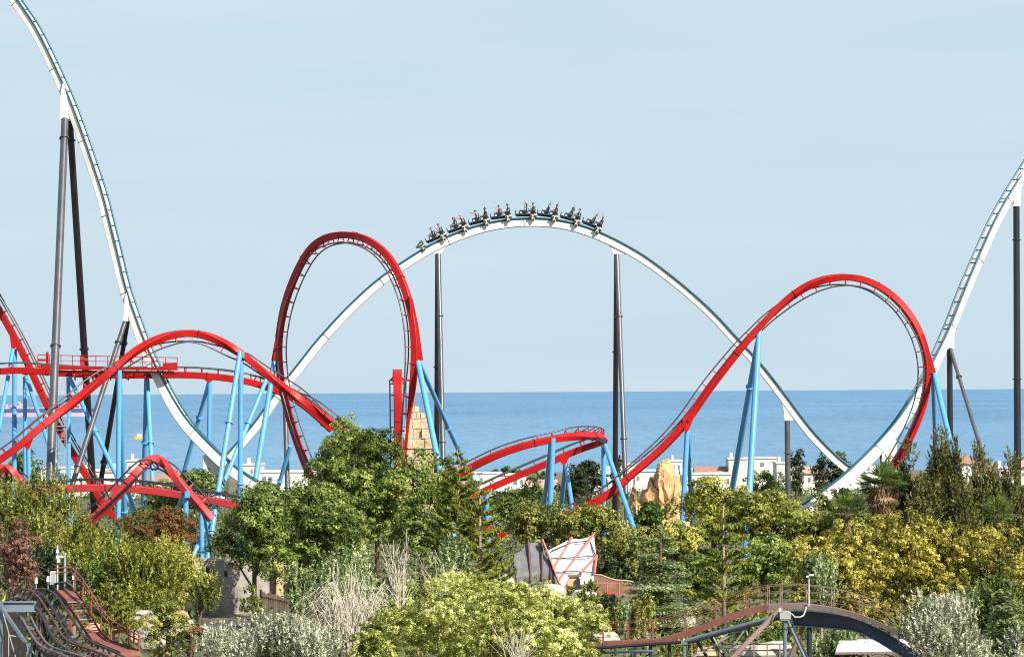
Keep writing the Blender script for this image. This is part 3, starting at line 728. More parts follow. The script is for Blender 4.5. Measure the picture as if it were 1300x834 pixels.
for k, fmk in enumerate(CARF):
    for q in (0, 1):
        po, sh, trs, hr, lg = RID[k][q]
        bm_, idx, (hx_, hy_) = BODIES[po]
        m4 = fmk @ Matrix.Translation(((.95, .42, .62) if q == 0 else (0, .58, .64))) @ Matrix.Scale(1.14, 4)
        me = bm_.copy(); me.materials.clear()
        for mm in (CLOTH[sh], CLOTH[trs], SKIN, CLOTH['black']): me.materials.append(mm)
        me.polygons.foreach_set('material_index', idx.astype(np.int32))
        lab = 'person in %s top, %s, %s seat, %s car' % (ctxt[sh], ptxt[po], 'front' if q == 0 else 'back', ordw[k])
        o = link('person', me); o.matrix_basis = m4
        tag(o, lab, 'person', 'riders on the coaster train')
        h = link('hair', hair_mesh(hx_, hy_, lg, HAIR[hr]), o); h.matrix_basis = m4
        eb = MB()
        for s in (1, -1): eb.ball((hx_+.088, hy_+s*.036, .825), .014, 6, 4)
        e = link('eyes', eb.mesh('eyes', HAIR['black']), o); e.matrix_basis = m4
# ------------------------------------------------------------------ ground and sea
SEA_Z = -10.0
def gz(y):
    if y < 560: return 0.0
    if y < 900:
        t = (y-560)/340.0; return -9.0*t*t*(3-2*t)
    if y < 1150: return -9.0
    if y < 1300: return -9.0 - 3.0*(y-1150)/150
    return -12.0 - (y-1300)*0.02
M_GROUND = mat('ground_soil', (0.13, 0.105, 0.065), rough=0.95, var=0.3, vscale=0.15, dirt=(0.045, 0.055, 0.022), bump=0.4, bscale=1.5)
ys = list(np.linspace(-250, 540, 20)) + list(np.linspace(560, 1320, 39)) + [1500, 2000]
xs = list(np.linspace(-2500, 2500, 41))
mb = MB()
vs = [(x, y, gz(y)) for y in ys for x in xs]; fs = []
nx = len(xs)
for j in range(len(ys)-1):
    for i in range(nx-1):
        a = j*nx+i; fs.append((a, a+1, a+nx+1, a+nx))
mb.add(vs, fs); g = mb.build('ground', M_GROUND, smooth='all', recalc=False); g['kind'] = 'structure'

m = bpy.data.materials.new('sea_water'); m.use_nodes = True
t = m.node_tree; b = t.nodes['Principled BSDF']; M_SEA = m
b.inputs['Roughness'].default_value = 0.45; b.inputs['Specular IOR Level'].default_value = 0.22
ge = t.nodes.new('ShaderNodeNewGeometry')
mp1 = t.nodes.new('ShaderNodeMapping'); mp1.inputs['Scale'].default_value = (0.09, 0.016, 1)
n1 = t.nodes.new('ShaderNodeTexNoise'); n1.inputs['Scale'].default_value = 1.0; n1.inputs['Detail'].default_value = 8; n1.inputs['Roughness'].default_value = 0.7
mp2 = t.nodes.new('ShaderNodeMapping'); mp2.inputs['Scale'].default_value = (0.0022, 0.0007, 1)
n2 = t.nodes.new('ShaderNodeTexNoise'); n2.inputs['Scale'].default_value = 1.0; n2.inputs['Detail'].default_value = 5
t.links.new(ge.outputs['Position'], mp1.inputs['Vector']); t.links.new(mp1.outputs['Vector'], n1.inputs['Vector'])
t.links.new(ge.outputs['Position'], mp2.inputs['Vector']); t.links.new(mp2.outputs['Vector'], n2.inputs['Vector'])
r1 = t.nodes.new('ShaderNodeValToRGB'); e = r1.color_ramp.elements
e[0].position = .38; e[0].color = (0.066, 0.180, 0.315, 1); e[1].position = .62; e[1].color = (0.135, 0.272, 0.415, 1)
r2 = t.nodes.new('ShaderNodeValToRGB'); e = r2.color_ramp.elements
e[0].position = .3; e[0].color = (0.75, 0.80, 0.86, 1); e[1].position = .7; e[1].color = (1.15, 1.12, 1.08, 1)
mm = t.nodes.new('ShaderNodeMix'); mm.data_type = 'RGBA'; mm.blend_type = 'MULTIPLY'; mm.inputs['Factor'].default_value = 1.0
t.links.new(n1.outputs['Fac'], r1.inputs['Fac']); t.links.new(n2.outputs['Fac'], r2.inputs['Fac'])
t.links.new(r1.outputs['Color'], mm.inputs['A']); t.links.new(r2.outputs['Color'], mm.inputs['B'])
sp = t.nodes.new('ShaderNodeSeparateXYZ'); t.links.new(ge.outputs['Position'], sp.inputs['Vector'])
mr = t.nodes.new('ShaderNodeMapRange'); mr.inputs['From Min'].default_value = 1300; mr.inputs['From Max'].default_value = 4200
mr.inputs['To Min'].default_value = 0.42; mr.inputs['To Max'].default_value = 0.0
t.links.new(sp.outputs['Y'], mr.inputs['Value'])
sh = t.nodes.new('ShaderNodeMix'); sh.data_type = 'RGBA'; sh.inputs['B'].default_value = (0.19, 0.33, 0.43, 1)   # shallow water over pale sand
t.links.new(mr.outputs['Result'], sh.inputs['Factor']); t.links.new(mm.outputs['Result'], sh.inputs['A'])
t.links.new(sh.outputs['Result'], b.inputs['Base Color'])
bp = t.nodes.new('ShaderNodeBump'); bp.inputs['Strength'].default_value = 0.5; bp.inputs['Distance'].default_value = 2.0
t.links.new(n1.outputs['Fac'], bp.inputs['Height']); t.links.new(bp.outputs['Normal'], b.inputs['Normal'])
mb = MB()
yy = [1180, 1400, 2000, 3500, 7000, 15000, 35000, 90000, 200000]; xx = [-60000, -20000, -6000, -2000, 0, 2000, 6000, 20000, 60000]
vs = [(x, y, SEA_Z) for y in yy for x in xx]; fs = []
for j in range(len(yy)-1):
    for i in range(len(xx)-1):
        a = j*len(xx)+i; fs.append((a, a+1, a+len(xx)+1, a+len(xx)))
mb.add(vs, fs); o = mb.build('sea', M_SEA, recalc=False); o['kind'] = 'structure'

# ------------------------------------------------------------------ ships
M_HULLB = mat('hull_blue', (0.055, 0.085, 0.20), rough=0.6)
M_HULLR = mat('hull_red_hazed', (0.52, 0.33, 0.38), rough=0.7)  # red hull and deck paled: haze of the distance put into the colour
M_DECKP = mat('deck_pink_hazed', (0.55, 0.34, 0.38), rough=0.7)
M_YEL = mat('boat_yellow', (0.78, 0.55, 0.05), rough=0.5)
M_WHT = mat('boat_white', (0.75, 0.75, 0.72), rough=0.5)
D = 4400.0
ship = thing('tanker_ship', P(58, 524.4, D), 'long blue and red tanker ship anchored far out on the sea behind the blue columns', 'ship')
def hull(z0, z1, name, m, x0=1, x1=119, bow=4):
    a, c = P(x0, 524, D), P(x1, 524, D); w_ = 11
    mb = MB(); rings = []
    for x, ww in ((a.x, w_*.8), (a.x+8, w_), (c.x-14, w_), (c.x-5, w_*.6), (c.x, .5)):
        for z in (z0, z1):
            sh = (bow*(z-SEA_Z)/14.0) if x > c.x-6 else 0
            rings.append([(x+sh, D-ww, z), (x+sh, D+ww, z)])
    vs = []; fs = []
    for r in rings: vs += r
    for i in range(4):
        o_ = i*4
        fs += [(o_, o_+4, o_+6, o_+2), (o_+1, o_+3, o_+7, o_+5), (o_+2, o_+6, o_+7, o_+3), (o_, o_+1, o_+5, o_+4)]
    fs += [(0, 2, 3, 1), (16, 17, 19, 18)]
    mb.add(vs, fs); return mb.build(name, m, ship)
hull(SEA_Z-.5, SEA_Z+5.2, 'lower_hull', M_HULLR); hull(SEA_Z+5.2, SEA_Z+10.2, 'upper_hull', M_HULLB)
for px, hgt, wd in ((24, 7, 8), (8, 4, 7), (100, 3.5, 10)):
    mb = MB(); mb.box((P(px, 500, D).x, D, SEA_Z+10.2+hgt/2), (wd, 14, hgt)); mb.box((P(px, 500, D).x-1, D, SEA_Z+10.2+hgt+1), (wd*.6, 18, 2)); mb.build('deckhouse', M_DECKP, ship)
for px in (15, 33, 45, 57, 70, 84, 112):
    mb = MB(); x = P(px, 500, D).x; mb.bar((x, D, SEA_Z+10), (x, D, SEA_Z+17), .8); mb.bar((x-2.5, D, SEA_Z+14), (x+2.5, D, SEA_Z+14.5), .6); mb.build('mast', M_DECKP, ship)
mb = MB(); mb.box((P(60, 500, D).x, D, SEA_Z+10.9), (82, 4, 1.2)); mb.build('deck_pipes', M_DECKP, ship)
D = 2150.0
bt = thing('motor_boat', P(175, 552, D), 'small yellow motor boat floating on the blue sea left of the blue column pair', 'boat')
a, c = P(169.5, 552, D), P(181.5, 552, D); zb = SEA_Z-.2
mb = MB()
sec = [(a.x-.2, .2, 1.5), (a.x+1.2, 1.1, 1.2), (a.x+3, 1.4, 1.0), (c.x, 1.3, 1.0)]
vs = []
for x, w_, h_ in sec: vs += [(x, D-w_, zb+h_+.9), (x, D+w_, zb+h_+.9), (x, D+w_*.6, zb), (x, D-w_*.6, zb)]
fs = [(0,1,2,3)[::-1], (12,13,14,15)]
for i in range(3):
    for k in range(4): fs.append((i*4+k, i*4+(k+1) % 4, i*4+4+(k+1) % 4, i*4+4+k))
mb.add(vs, fs); mb.build('hull', M_YEL, bt)
mb = MB(); mb.box((a.x+3.6, D, zb+2.7), (2.6, 1.9, 1.5)); mb.build('cabin', M_WHT, bt)
mb = MB(); mb.box((a.x+3.7, D, zb+3.6), (3.2, 2.2, .25)); mb.build('roof', M_YEL, bt)
mb = MB(); mb.bar((c.x-.6, D, zb+1.5), (c.x-.6, D, zb+5.2), .15); mb.build('mast', M_WHT, bt)

# ------------------------------------------------------------------ coast buildings
M_CREAM = mat('cream_render', (0.64, 0.585, 0.50), rough=0.9, var=0.06, vscale=.2)
M_PALE = mat('pale_render', (0.70, 0.69, 0.67), rough=0.9, var=0.05, vscale=.2)
M_BEIGE = mat('beige_render', (0.58, 0.50, 0.41), rough=0.9, var=0.07, vscale=.2)
M_TILE = mat('clay_tile', (0.36, 0.20, 0.14), rough=0.9, var=0.15, vscale=.8)
M_PINK = mat('pink_tile', (0.50, 0.30, 0.24), rough=0.9, var=0.12, vscale=.8)
M_FLAT = mat('flat_roof_grey', (0.55, 0.55, 0.54), rough=0.9, var=0.1)
M_AWN = mat('pale_blue_awning', (0.42, 0.53, 0.58), rough=0.8)
M_WIN = mat('window_dark', (0.20, 0.20, 0.20), rough=0.25, var=0.2, vscale=.5)
def building(x0, x1, ytop, D, wall, roof, label, kind='flat', rows=1, cols=4, depth=12, cat='building', name='coast_house', wy=None, parapet=True, rooms=0):
    ytop += 2.5
    rb = random.Random(int(x0*7+ytop)); a, c = P(x0, ytop, D), P(x1, ytop, D); zt = a.z; zb = gz(D)-.3
    cx = (a.x+c.x)/2; W = c.x-a.x
    t_ = thing(name, (cx, D+depth/2, gz(D)), label, cat, 'buildings along the coast')
    mb = MB()
    if kind == 'flat':
        mb.box((cx, D+depth/2, (zt+zb)/2), (W, depth, zt-zb)); mb.build('wall', wall, t_)
        mb = MB(); mb.box((cx, D+depth/2, zt+.12), (W+.5, depth+.5, .28)); mb.build('roof', roof, t_)
        if parapet:
            mb = MB(); mb.box((cx-W*.28, D+depth*.6, zt+.9), (W*.16, 3, 1.3)); mb.build('roof_hut', wall, t_)
    else:
        ze = zt-1.7
        mb.box((cx, D+depth/2, (ze+zb)/2), (W, depth, ze-zb)); mb.build('wall', wall, t_)
        mb = MB(); y0, y1, x0_, x1_ = D-.5, D+depth+.5, a.x-.4, c.x+.4; ym = D+depth/2
        if kind == 'hip':
            i_ = min(W*.3, 4); vs = [(x0_, y0, ze), (x1_, y0, ze), (x1_, y1, ze), (x0_, y1, ze), (x0_+i_, ym, zt), (x1_-i_, ym, zt)]
            fs = [(0, 1, 5, 4), (1, 2, 5), (2, 3, 4, 5), (3, 0, 4), (3, 2, 1, 0)]
        else:
            vs = [(x0_, y0, ze), (x1_, y0, ze), (x1_, y1, ze), (x0_, y1, ze), (x0_, ym, zt), (x1_, ym, zt)]
            fs = [(0, 1, 5, 4), (1, 2, 5), (2, 3, 4, 5), (3, 0, 4), (3, 2, 1, 0)]
        mb.add(vs, fs); mb.build('roof', roof, t_); zt = ze
    wd = W/cols*.5
    for r in range(rows):
        zc = zt-1.5-r*2.9
        if zc < zb+1: break
        for k in range(cols):
            if rb.random() < .38: continue
            xc = a.x+W*(k+.5+rb.uniform(-.15, .15))/cols
            mb = MB(); mb.box((xc, D+.06, zc), (min(wd, 1.3)*rb.uniform(.6, 1.1), .3, 1.0*rb.uniform(.7, 1.15))); mb.build('window', M_WIN, t_)
    return t_
building(52, 100, 592, 730, M_PALE, M_FLAT, 'white flat roofed coast building behind the left black columns', rows=2, cols=6)
building(100, 132, 596, 700, M_CREAM, M_FLAT, 'low cream coast building with a dark window row between the black columns', rows=2, cols=5)
building(132, 168, 597, 690, M_PALE, M_PINK, 'pale coast building with pinkish flat roof right of the black columns', rows=2, cols=5)
building(161, 175, 583, 790, M_CREAM, M_FLAT, 'narrow cream tower house rising above its low neighbours on the left', rows=3, cols=2)
building(176, 258, 600, 760, M_BEIGE, M_TILE, 'long beige coast building behind the low red hill', 'gable', rows=1, cols=8)
building(308, 331, 588, 820, M_CREAM, M_FLAT, 'small cream block with rooftop hut left of the round tree', rows=2, cols=3)
building(330, 398, 597, 770, M_PALE, M_CREAM, 'long low cream flat building directly left of the big tree', rows=1, cols=7, parapet=False)
building(566, 600, 590, 800, M_BEIGE, M_TILE, 'beige house half hidden behind the araucaria top', 'hip', rows=1, cols=3)
building(600, 636, 599, 830, M_PALE, M_FLAT, 'white low house under the red helix track', rows=1, cols=5, parapet=False)
building(632, 668, 601, 780, M_PALE, M_FLAT, 'wide white flat roof between the helix track and the dark trees', rows=1, cols=4, parapet=False)
building(668, 706, 607, 760, M_CREAM, M_PINK, 'cream house with a pinkish roof behind the helix columns', 'gable', rows=1, cols=4)
building(741, 775, 590, 800, M_PALE, M_AWN, 'white house with pale blue roof behind the grey column pair', 'gable', rows=1, cols=4)
building(775, 806, 588, 860, M_PALE, M_FLAT, 'white two storey coast house left of the sandstone peak', rows=2, cols=5)
building(806, 834, 596, 790, M_CREAM, M_AWN, 'cream building with blue grey roof at the left foot of the sandstone peak', rows=2, cols=4, parapet=False)
building(852, 866, 583, 900, M_PALE, M_FLAT, 'small white tower house right of the sandstone peak', rows=2, cols=2)
building(866, 900, 592, 880, M_PALE, M_AWN, 'white building with pale blue awning roof behind the thin blue column', 'gable', rows=1, cols=6)
building(872, 928, 600, 780, M_PALE, M_FLAT, 'long grey white building with a strip of dark windows', rows=1, cols=9, parapet=False)
building(884, 926, 590, 860, M_BEIGE, M_TILE, 'long building with brown tiled roof below the sea line', 'gable', rows=1, cols=6)
building(925, 948, 580.5, 860, M_CREAM, M_FLAT, 'cream apartment block left wing behind the thick blue column', rows=1, cols=2)
building(948, 986, 579.5, 880, M_CREAM, M_CREAM, 'cream apartment block with a recessed balcony and flat roof', rows=1, cols=3)
building(986, 1012, 586, 820, M_CREAM, M_FLAT, 'cream house left of the slim dark tree', rows=2, cols=3)
building(1012, 1040, 590, 860, M_CREAM, M_PINK, 'cream house with pink tiled roof between the slim trees', 'gable', rows=2, cols=3)
building(1190, 1216, 586, 860, M_PALE, M_FLAT, 'pale house seen through the dark casuarina crowns', rows=2, cols=3)
building(1215, 1240, 577, 800, M_PALE, M_TILE, 'white house with arched windows and small red roof on the right', 'hip', rows=2, cols=4)
building(1240, 1268, 586.5, 820, M_CREAM, M_PINK, 'cream house with pink roof under the slanted dark strut', 'gable', rows=2, cols=3)
building(1268, 1292, 592, 790, M_CREAM, M_FLAT, 'low cream house left of the far right column', rows=2, cols=3)
building(1293, 1330, 582, 800, M_BEIGE, M_PINK, 'beige house with pink roof at the right edge', 'gable', rows=2, cols=4)
building(1040, 1100, 596, 900, M_PALE, M_TILE, 'pale long house behind the white track valley', 'gable', rows=1, cols=7)
building(1100, 1150, 597, 860, M_CREAM, M_FLAT, 'cream flat house behind the palm', rows=1, cols=6)
building(-30, 20, 598, 800, M_CREAM, M_PINK, 'cream house with pink roof at the left edge', 'gable', rows=1, cols=5)

# ------------------------------------------------------------------ rock formations (built scenery)
def rock_mat(name, col, dark):
    return mat(name, col, rough=0.92, var=0.15, vscale=.55, dirt=dark, bump=0.9, bscale=1.2)
M_SAND = rock_mat('sandstone', (0.50, 0.31, 0.145), (0.34, 0.19, 0.085))
M_SAND2 = rock_mat('pale_sandstone', (0.52, 0.40, 0.24), (0.38, 0.28, 0.16))
def peak(root, outline, D, depth, m, seed, ridge=0.35):
    """jagged rock: silhouette outline (px,py) lofted front to back with shrinking, displaced rings"""
    rng = random.Random(seed); mb = MB()
    pts = [P(x, y, D) for x, y in outline]; n = len(pts)
    base = min(p.z for p in pts); cx = sum(p.x for p in pts)/n; zmax = max(p.z for p in pts)
    L_ = [(-depth*.55, .45, .55), (-depth*.42, .72, .78), (-depth*.25, .9, .92), (0, 1, 1), (depth*.25, .92, .95), (depth*.5, .6, .7)]
    vs = []; fs = []
    for dy, sx, sz in L_:
        for p in pts:
            j = Vector((rng.uniform(-.35, .35), rng.uniform(-.5, .5), rng.uniform(-.3, .3)))*(0 if dy == 0 else 1)
            vs.append(Vector((cx+(p.x-cx)*sx, D+dy, base+(p.z-base)*sz))+j)
    for i in range(len(L_)-1):
        for k in range(n):
            k2 = (k+1) % n; fs.append((i*n+k, i*n+k2, (i+1)*n+k2, (i+1)*n+k))
    fs.append(tuple(range(n))[::-1]); fs.append(tuple((len(L_)-1)*n+k for k in range(n)))
    bm = bmesh.new(); me = bpy.data.meshes.new('tmp'); me.from_pydata([tuple(v) for v in vs], [], fs); bm.from_mesh(me); bpy.data.meshes.remove(me)
    bmesh.ops.triangulate(bm, faces=bm.faces)
    for _ in range(2): bmesh.ops.subdivide_edges(bm, edges=bm.edges, cuts=1, use_grid_fill=True)
    for v in bm.verts:
        q = v.co
        nv = noise.noise_vector(q*.55+Vector((seed, 0, 0)))*.32 + noise.noise_vector(q*1.6)*.16
        nv.z += .10*math.sin(q.z*4.5+noise.noise(q*.4)*3)
        v.co = q+nv
    bm.verts.ensure_lookup_table(); bm.faces.ensure_lookup_table()
    for k, v in enumerate(bm.verts): v.index = k
    mb.add([v.co.copy() for v in bm.verts], [[v.index for v in f.verts] for f in bm.faces]); bm.free()
    return mb
RK = thing('sandstone_peak', P(838, 680, 420), 'jagged orange sandstone peak with striped flank rising behind the olive trees', 'rock')
pk = peak(RK, [(795, 680), (802, 655), (806, 640), (812, 637), (817, 622), (822, 618), (826, 606), (831, 610), (834, 600), (835.5, 589), (840, 583.5), (847, 583), (851, 587), (856, 598), (859, 606), (862, 603), (866, 616), (870, 634), (880, 660), (885, 685)], 420, 6, M_SAND, 3)
o = pk.build('rock_face', M_SAND, RK)
for k in range(9):
    mb = MB(); y = 590+k*4.2; x = 836.2-k*.25
    mb.tube([P(x-1.4, y, 418.0), P(x+2.6, y-.8, 417.4)], .12, 6); mb.build('ledge', M_SAND2, RK)
RK2 = thing('sandstone_spur', P(803, 680, 416), 'small pointed sandstone spur standing left of the tall peak', 'rock')
peak(RK2, [(790, 680), (796, 650), (799, 634), (803, 618), (805, 614), (807, 622), (811, 633), (814, 645), (822, 680)], 416, 5, M_SAND, 8).build('rock_face', M_SAND, RK2)
RU = thing('stepped_stone_ruin', P(535, 690, 410), 'stepped pale stone block tower behind the right leg of the tall red loop', 'ruin')
rng = random.Random(5)
tiers = [(516, 532, 523), (523, 540, 531), (515, 546, 543.5), (513, 549, 556), (512, 552, 569), (510, 554, 583), (509, 557, 600), (507, 560, 620), (505, 562, 645)]
tops = [515.5, 523.5, 531.5, 544, 556.5, 569.5, 583.5, 600.5, 620.5]
for (x0, x1, yb), yt in zip(tiers, tops):
    n = 3; e = [x0+(x1-x0)*(k+(rng.uniform(-.12, .12) if 0 < k < n else 0))/n for k in range(n+1)]
    for k in range(n):
        a, c = P(e[k], yb, 410), P(e[k+1], yt, 410)
        mb = MB(); dd = 3.2+rng.uniform(0, .5)
        mb.box(((a.x+c.x)/2, 410-rng.uniform(0, .25), (a.z+c.z)/2), (c.x-a.x-.05, dd, c.z-a.z-.05))
        mb.build('stone_block', M_SAND2, RU)

# ------------------------------------------------------------------ aviary-like net tent in the clearing
M_NET = mat('white_netting', (0.60, 0.595, 0.59), rough=0.8, var=0.06, vscale=1.0)
M_GNET = mat('grey_netting', (0.20, 0.195, 0.205), rough=0.8, var=0.2, vscale=1.5)
M_POLE = mat('salmon_pole', (0.48, 0.16, 0.12), rough=0.6)
M_MAROON = mat('maroon_post', (0.10, 0.035, 0.04), rough=0.6)
D0 = 318.0
TN = thing('netting_tent', P(722, 748, D0), 'white netting tent stretched over salmon red poles in the clearing', 'tent')
def sheet(root, rows, m, name, thick=.05, sub=8):
    """rows of control points (px,py,D): bilinear patch grid, thin solid"""
    mb = MB(); A = [[P(*c) for c in r] for r in rows]; nr, nc = len(A), len(A[0])
    vs = []
    for off in (0, thick):
        for r in A:
            for p in r: vs.append(p+FWD*off)
    fs = []; q = nr*nc
    for i in range(nr-1):
        for j in range(nc-1):
            a = i*nc+j; fs += [(a, a+1, a+nc+1, a+nc), (q+a, q+a+nc, q+a+nc+1, q+a+1)]
    for j in range(nc-1):
        fs += [(j+1, j, q+j, q+j+1), ((nr-1)*nc+j, (nr-1)*nc+j+1, q+(nr-1)*nc+j+1, q+(nr-1)*nc+j)]
    for i in range(nr-1):
        fs += [(i*nc, (i+1)*nc, q+(i+1)*nc, q+i*nc), ((i+1)*nc-1+nc, (i+1)*nc-1, q+(i+1)*nc-1, q+(i+1)*nc-1+nc)]
    mb.add(vs, fs); return mb.build(name, m, root)
# roof slope leaning back
sheet(TN, [[(693, 700, 316), (709, 692, 318), (725, 683.5, 321), (740, 684, 322), (754, 678.5, 322)],
           [(699, 709, 316), (712, 708.2, 317), (726, 708, 318), (741, 708, 319), (757, 705.5, 319.5)],
           [(707, 728, 315), (716, 726, 315.6), (728, 726, 316), (741, 727, 316.5), (755, 728, 316.5)],
           [(713, 750, 314.5), (720, 746, 314.7), (730, 742, 315), (742, 741, 315), (755, 740, 315)]], M_NET, 'netting')
for a, b in (((726, 682, 320.4), (702, 722, 314.9)), ((754, 677.5, 321.6), (709, 736, 314.4)), ((758, 705, 319), (737, 727, 315.6)), ((757.5, 705, 319), (754.5, 728, 315.9))):
    mb = MB(); mb.tube([P(*a), P(*b)], .115, 8); mb.build('pole', M_POLE, TN)
for pts in ([(693, 709, 315.6), (726, 707.6, 317.6), (757, 705, 319.2)], [(700, 699, 316.2), (724, 689, 319.5), (748, 686, 321.5)], [(749, 687, 321.5), (756, 705, 319.2)], [(703, 726, 314.7), (726, 725, 315.6), (755, 726, 316.2)]):
    mb = MB(); mb.tube([P(*p) for p in pts], .055, 6); mb.build('cable', M_MAROON, TN)
GN = thing('netting_screen', P(680, 748, 312), 'dark grey netting screen hung between maroon posts left of the white tent', 'net')
sheet(GN, [[(653, 703, 311), (661, 699, 311), (671, 688, 311), (680, 689, 311), (688, 687.5, 311)], [(653, 716, 310.5), (662, 714, 310.5), (672, 710, 310.5), (681, 710, 310.5), (692, 703, 310.5)], [(655, 732, 310), (664, 731, 310), (673, 730, 310), (683, 728, 310), (699, 721, 310)], [(657, 752, 310), (665, 750, 310), (675, 748, 310), (690, 748, 310), (712, 747, 310)]], M_GNET, 'netting')
for a, b in (((670.5, 686, 310.9), (674, 738, 309.9)), ((688, 683.5, 310.8), (688, 736, 309.85)), ((699, 710, 310.1), (699, 745, 309.85)), ((654.5, 719, 310.35), (657, 748, 309.85)), ((688.5, 684, 310.3), (714, 750, 309.4))):
    mb = MB(); mb.tube([P(*a), P(*b)], .12 if a[0] != 688.5 else .09, 8); mb.build('post', M_MAROON if a[0] != 688.5 else M_POLE, GN)
# wooden hut front and brown pen
M_TAN = mat('tan_plaster', (0.52, 0.36, 0.20), rough=0.9, dirt=(0.40, 0.26, 0.14), vscale=.8)
M_WOOD = mat('brown_boards', (0.25, 0.14, 0.085), rough=0.85, var=.25, vscale=2.0)
HU = thing('plaster_hut', P(730, 752, 308), 'small tan plaster hut front before the white tent', 'hut')
mb = MB(); mb.prism([P(712, 752, 308), P(724, 731, 308), P(735, 731, 308), P(735.5, 752, 308)], FWD*1.2); mb.build('wall', M_TAN, HU)
mb = MB(); mb.box(P(729.5, 730.6, 308), (1.2, 1.5, .14)); mb.build('lintel', M_WOOD, HU)
mb = MB(); mb.box(P(734.2, 744, 307.2), (.35, .2, 1.4)); mb.build('doorway', M_DARK, HU)
PN = thing('board_fence', P(775, 752, 306), 'brown board fence running right from the tent with a curved pale coping', 'fence')
pl = [(754, 729), (763, 729.5), (772, 733), (782, 736), (793, 736.5), (804, 738)]
mb = MB(); mb.prism([P(x, y, 307) for x, y in pl]+[P(804, 760, 307), P(754, 760, 307)], FWD*.2); mb.build('boards', M_WOOD, PN)
mb = MB(); mb.tube([P(x, y, 306.9) for x, y in pl], .06, 8); mb.build('coping', M_TAN, PN)
for x in (757, 771, 786):
    mb = MB(); mb.tube([P(x, 738, 305.9), P(x, 757, 305.9)], .07, 6); mb.build('post', M_POLE, PN)
mb = MB(); mb.tube([P(756, 740, 305.85), P(786, 740, 305.85)], .05, 6); mb.build('rail', M_POLE, PN)
M_REDC = mat('red_canvas', (0.55, 0.03, 0.025), rough=0.8)
PRS = thing('sun_canopy', P(776, 757, 303), 'small bright red canopy below the brown board fence', 'canopy')
mb = MB(); c0 = P(776, 751.5, 303); mb.add([c0+Vector((-.55, -.4, -.12)), c0+Vector((.6, -.4, -.16)), c0+Vector((.6, .4, -.16)), c0+Vector((-.55, .4, -.12)), c0+Vector((0, 0, .18))], [(0, 1, 4), (1, 2, 4), (2, 3, 4), (3, 0, 4), (3, 2, 1, 0)]); mb.build('cloth', M_REDC, PRS)
mb = MB(); mb.tube([c0+Vector((0, 0, .15)), Vector((c0.x, c0.y, 0))], .05, 6); mb.build('pole', M_MAROON, PRS)
# pale rocks of the clearing
M_PROCK = rock_mat('pale_rock', (0.40, 0.36, 0.30), (0.24, 0.20, 0.16))
M_ORK = rock_mat('orange_rock', (0.55, 0.32, 0.17), (0.36, 0.20, 0.11))
def boulder(px, py, D, rx, rz, m, label, seed):
    c = P(px, py, D); rng = random.Random(seed)
    bm = bmesh.new(); bmesh.ops.create_icosphere(bm, subdivisions=2, radius=1)
    for v_ in bm.verts:
        k = 1+rng.uniform(-.16, .16); v_.co = Vector((v_.co.x*rx*k, v_.co.y*rx*.8*k, v_.co.z*rz*k))
    me = bpy.data.meshes.new('boulder'); bm.to_mesh(me); bm.free(); me.materials.append(m)
    o = link('boulder', me); o.location = c; o.rotation_euler = (0, 0, rng.uniform(0, 6)); tag(o, label, 'rock'); return o
boulder(703, 754, 300, 1.5, .9, M_PROCK, 'big pale grey boulder at the foot of the netting screen', 1)
boulder(686, 757, 298, 1.0, .5, M_PROCK, 'low pale boulder left of the big grey boulder', 2)
boulder(726, 766, 292, 1.5, .5, M_PROCK, 'flat pale boulder below the tan hut', 3)
boulder(749, 774, 282, .75, .75, M_ORK, 'round orange boulder left of its twin beside the cedar', 4)
boulder(758, 776, 281, .65, .65, M_ORK, 'round orange boulder right of its twin beside the cedar', 5)
boulder(740, 757, 300, 1.6, .6, M_PROCK, 'white low boulder under the fence start', 6)
boulder(640, 740, 300, 1.2, .9, M_PROCK, 'pale boulder between pine branches left of the netting', 7)

# ------------------------------------------------------------------ garden wall at left and its gate
M_WALL = rock_mat('old_grey_wall', (0.27, 0.245, 0.215), (0.17, 0.155, 0.14))
M_PLANK = mat('weathered_planks', (0.26, 0.20, 0.14), rough=.9, var=.3, vscale=1.6, streak=.1)
WL = thing('stone_wall', P(300, 770, 286), 'weathered grey stone wall with a pale capped pillar behind the round tree', 'wall')
mb = MB(); a, c = P(236, 712, 282), P(362, 714, 285)
mb.bar((a.x, a.y, a.z/2), (c.x, c.y, a.z/2), .6, a.z); mb.build('masonry', M_WALL, WL)
mb = MB(); mb.bar((a.x, a.y, a.z+.1), (c.x, c.y, a.z+.1), .75, .2); mb.build('coping', M_PROCK, WL)
for px in (242, 356):
    mb = MB(); q = P(px, 703, 281.6 if px < 300 else 284.2); mb.box((q.x, q.y-.2, q.z/2), (.62, .95, q.z)); mb.build('pillar', M_TAN, WL)
for px, py in ((264, 724), (270, 740), (287, 728)):
    mb = MB(); q = P(px, py, 282.3); mb.box((q.x, q.y-.1, q.z), (.25, .3, .45)); mb.build('slot', M_DARK, WL)
WF = thing('plank_fence', P(352, 785, 272), 'leaning weathered plank fence at the end of the stone wall', 'fence')
for k in range(13):
    t_ = k/12.0; q = P(333+t_*34, 750+t_*7+(k % 3), 276-t_*8)
    mb = MB(); mb.box((q.x, q.y, q.z/2), (.20, .08, q.z), rot=-.6); mb.build('plank', M_PLANK, WF)
mb = MB(); mb.bar(P(333, 757, 276), P(367, 764, 268), .1); mb.build('rail', M_PLANK, WF)
mb = MB(); q = P(331, 748, 276.2); mb.box((q.x, q.y, q.z/2), (.18, .18, q.z)); mb.build('gate_post', M_DARK, WF)
M_BED = mat('dark_mulch', (0.10, 0.062, 0.055), rough=1, var=.3, vscale=1.5)
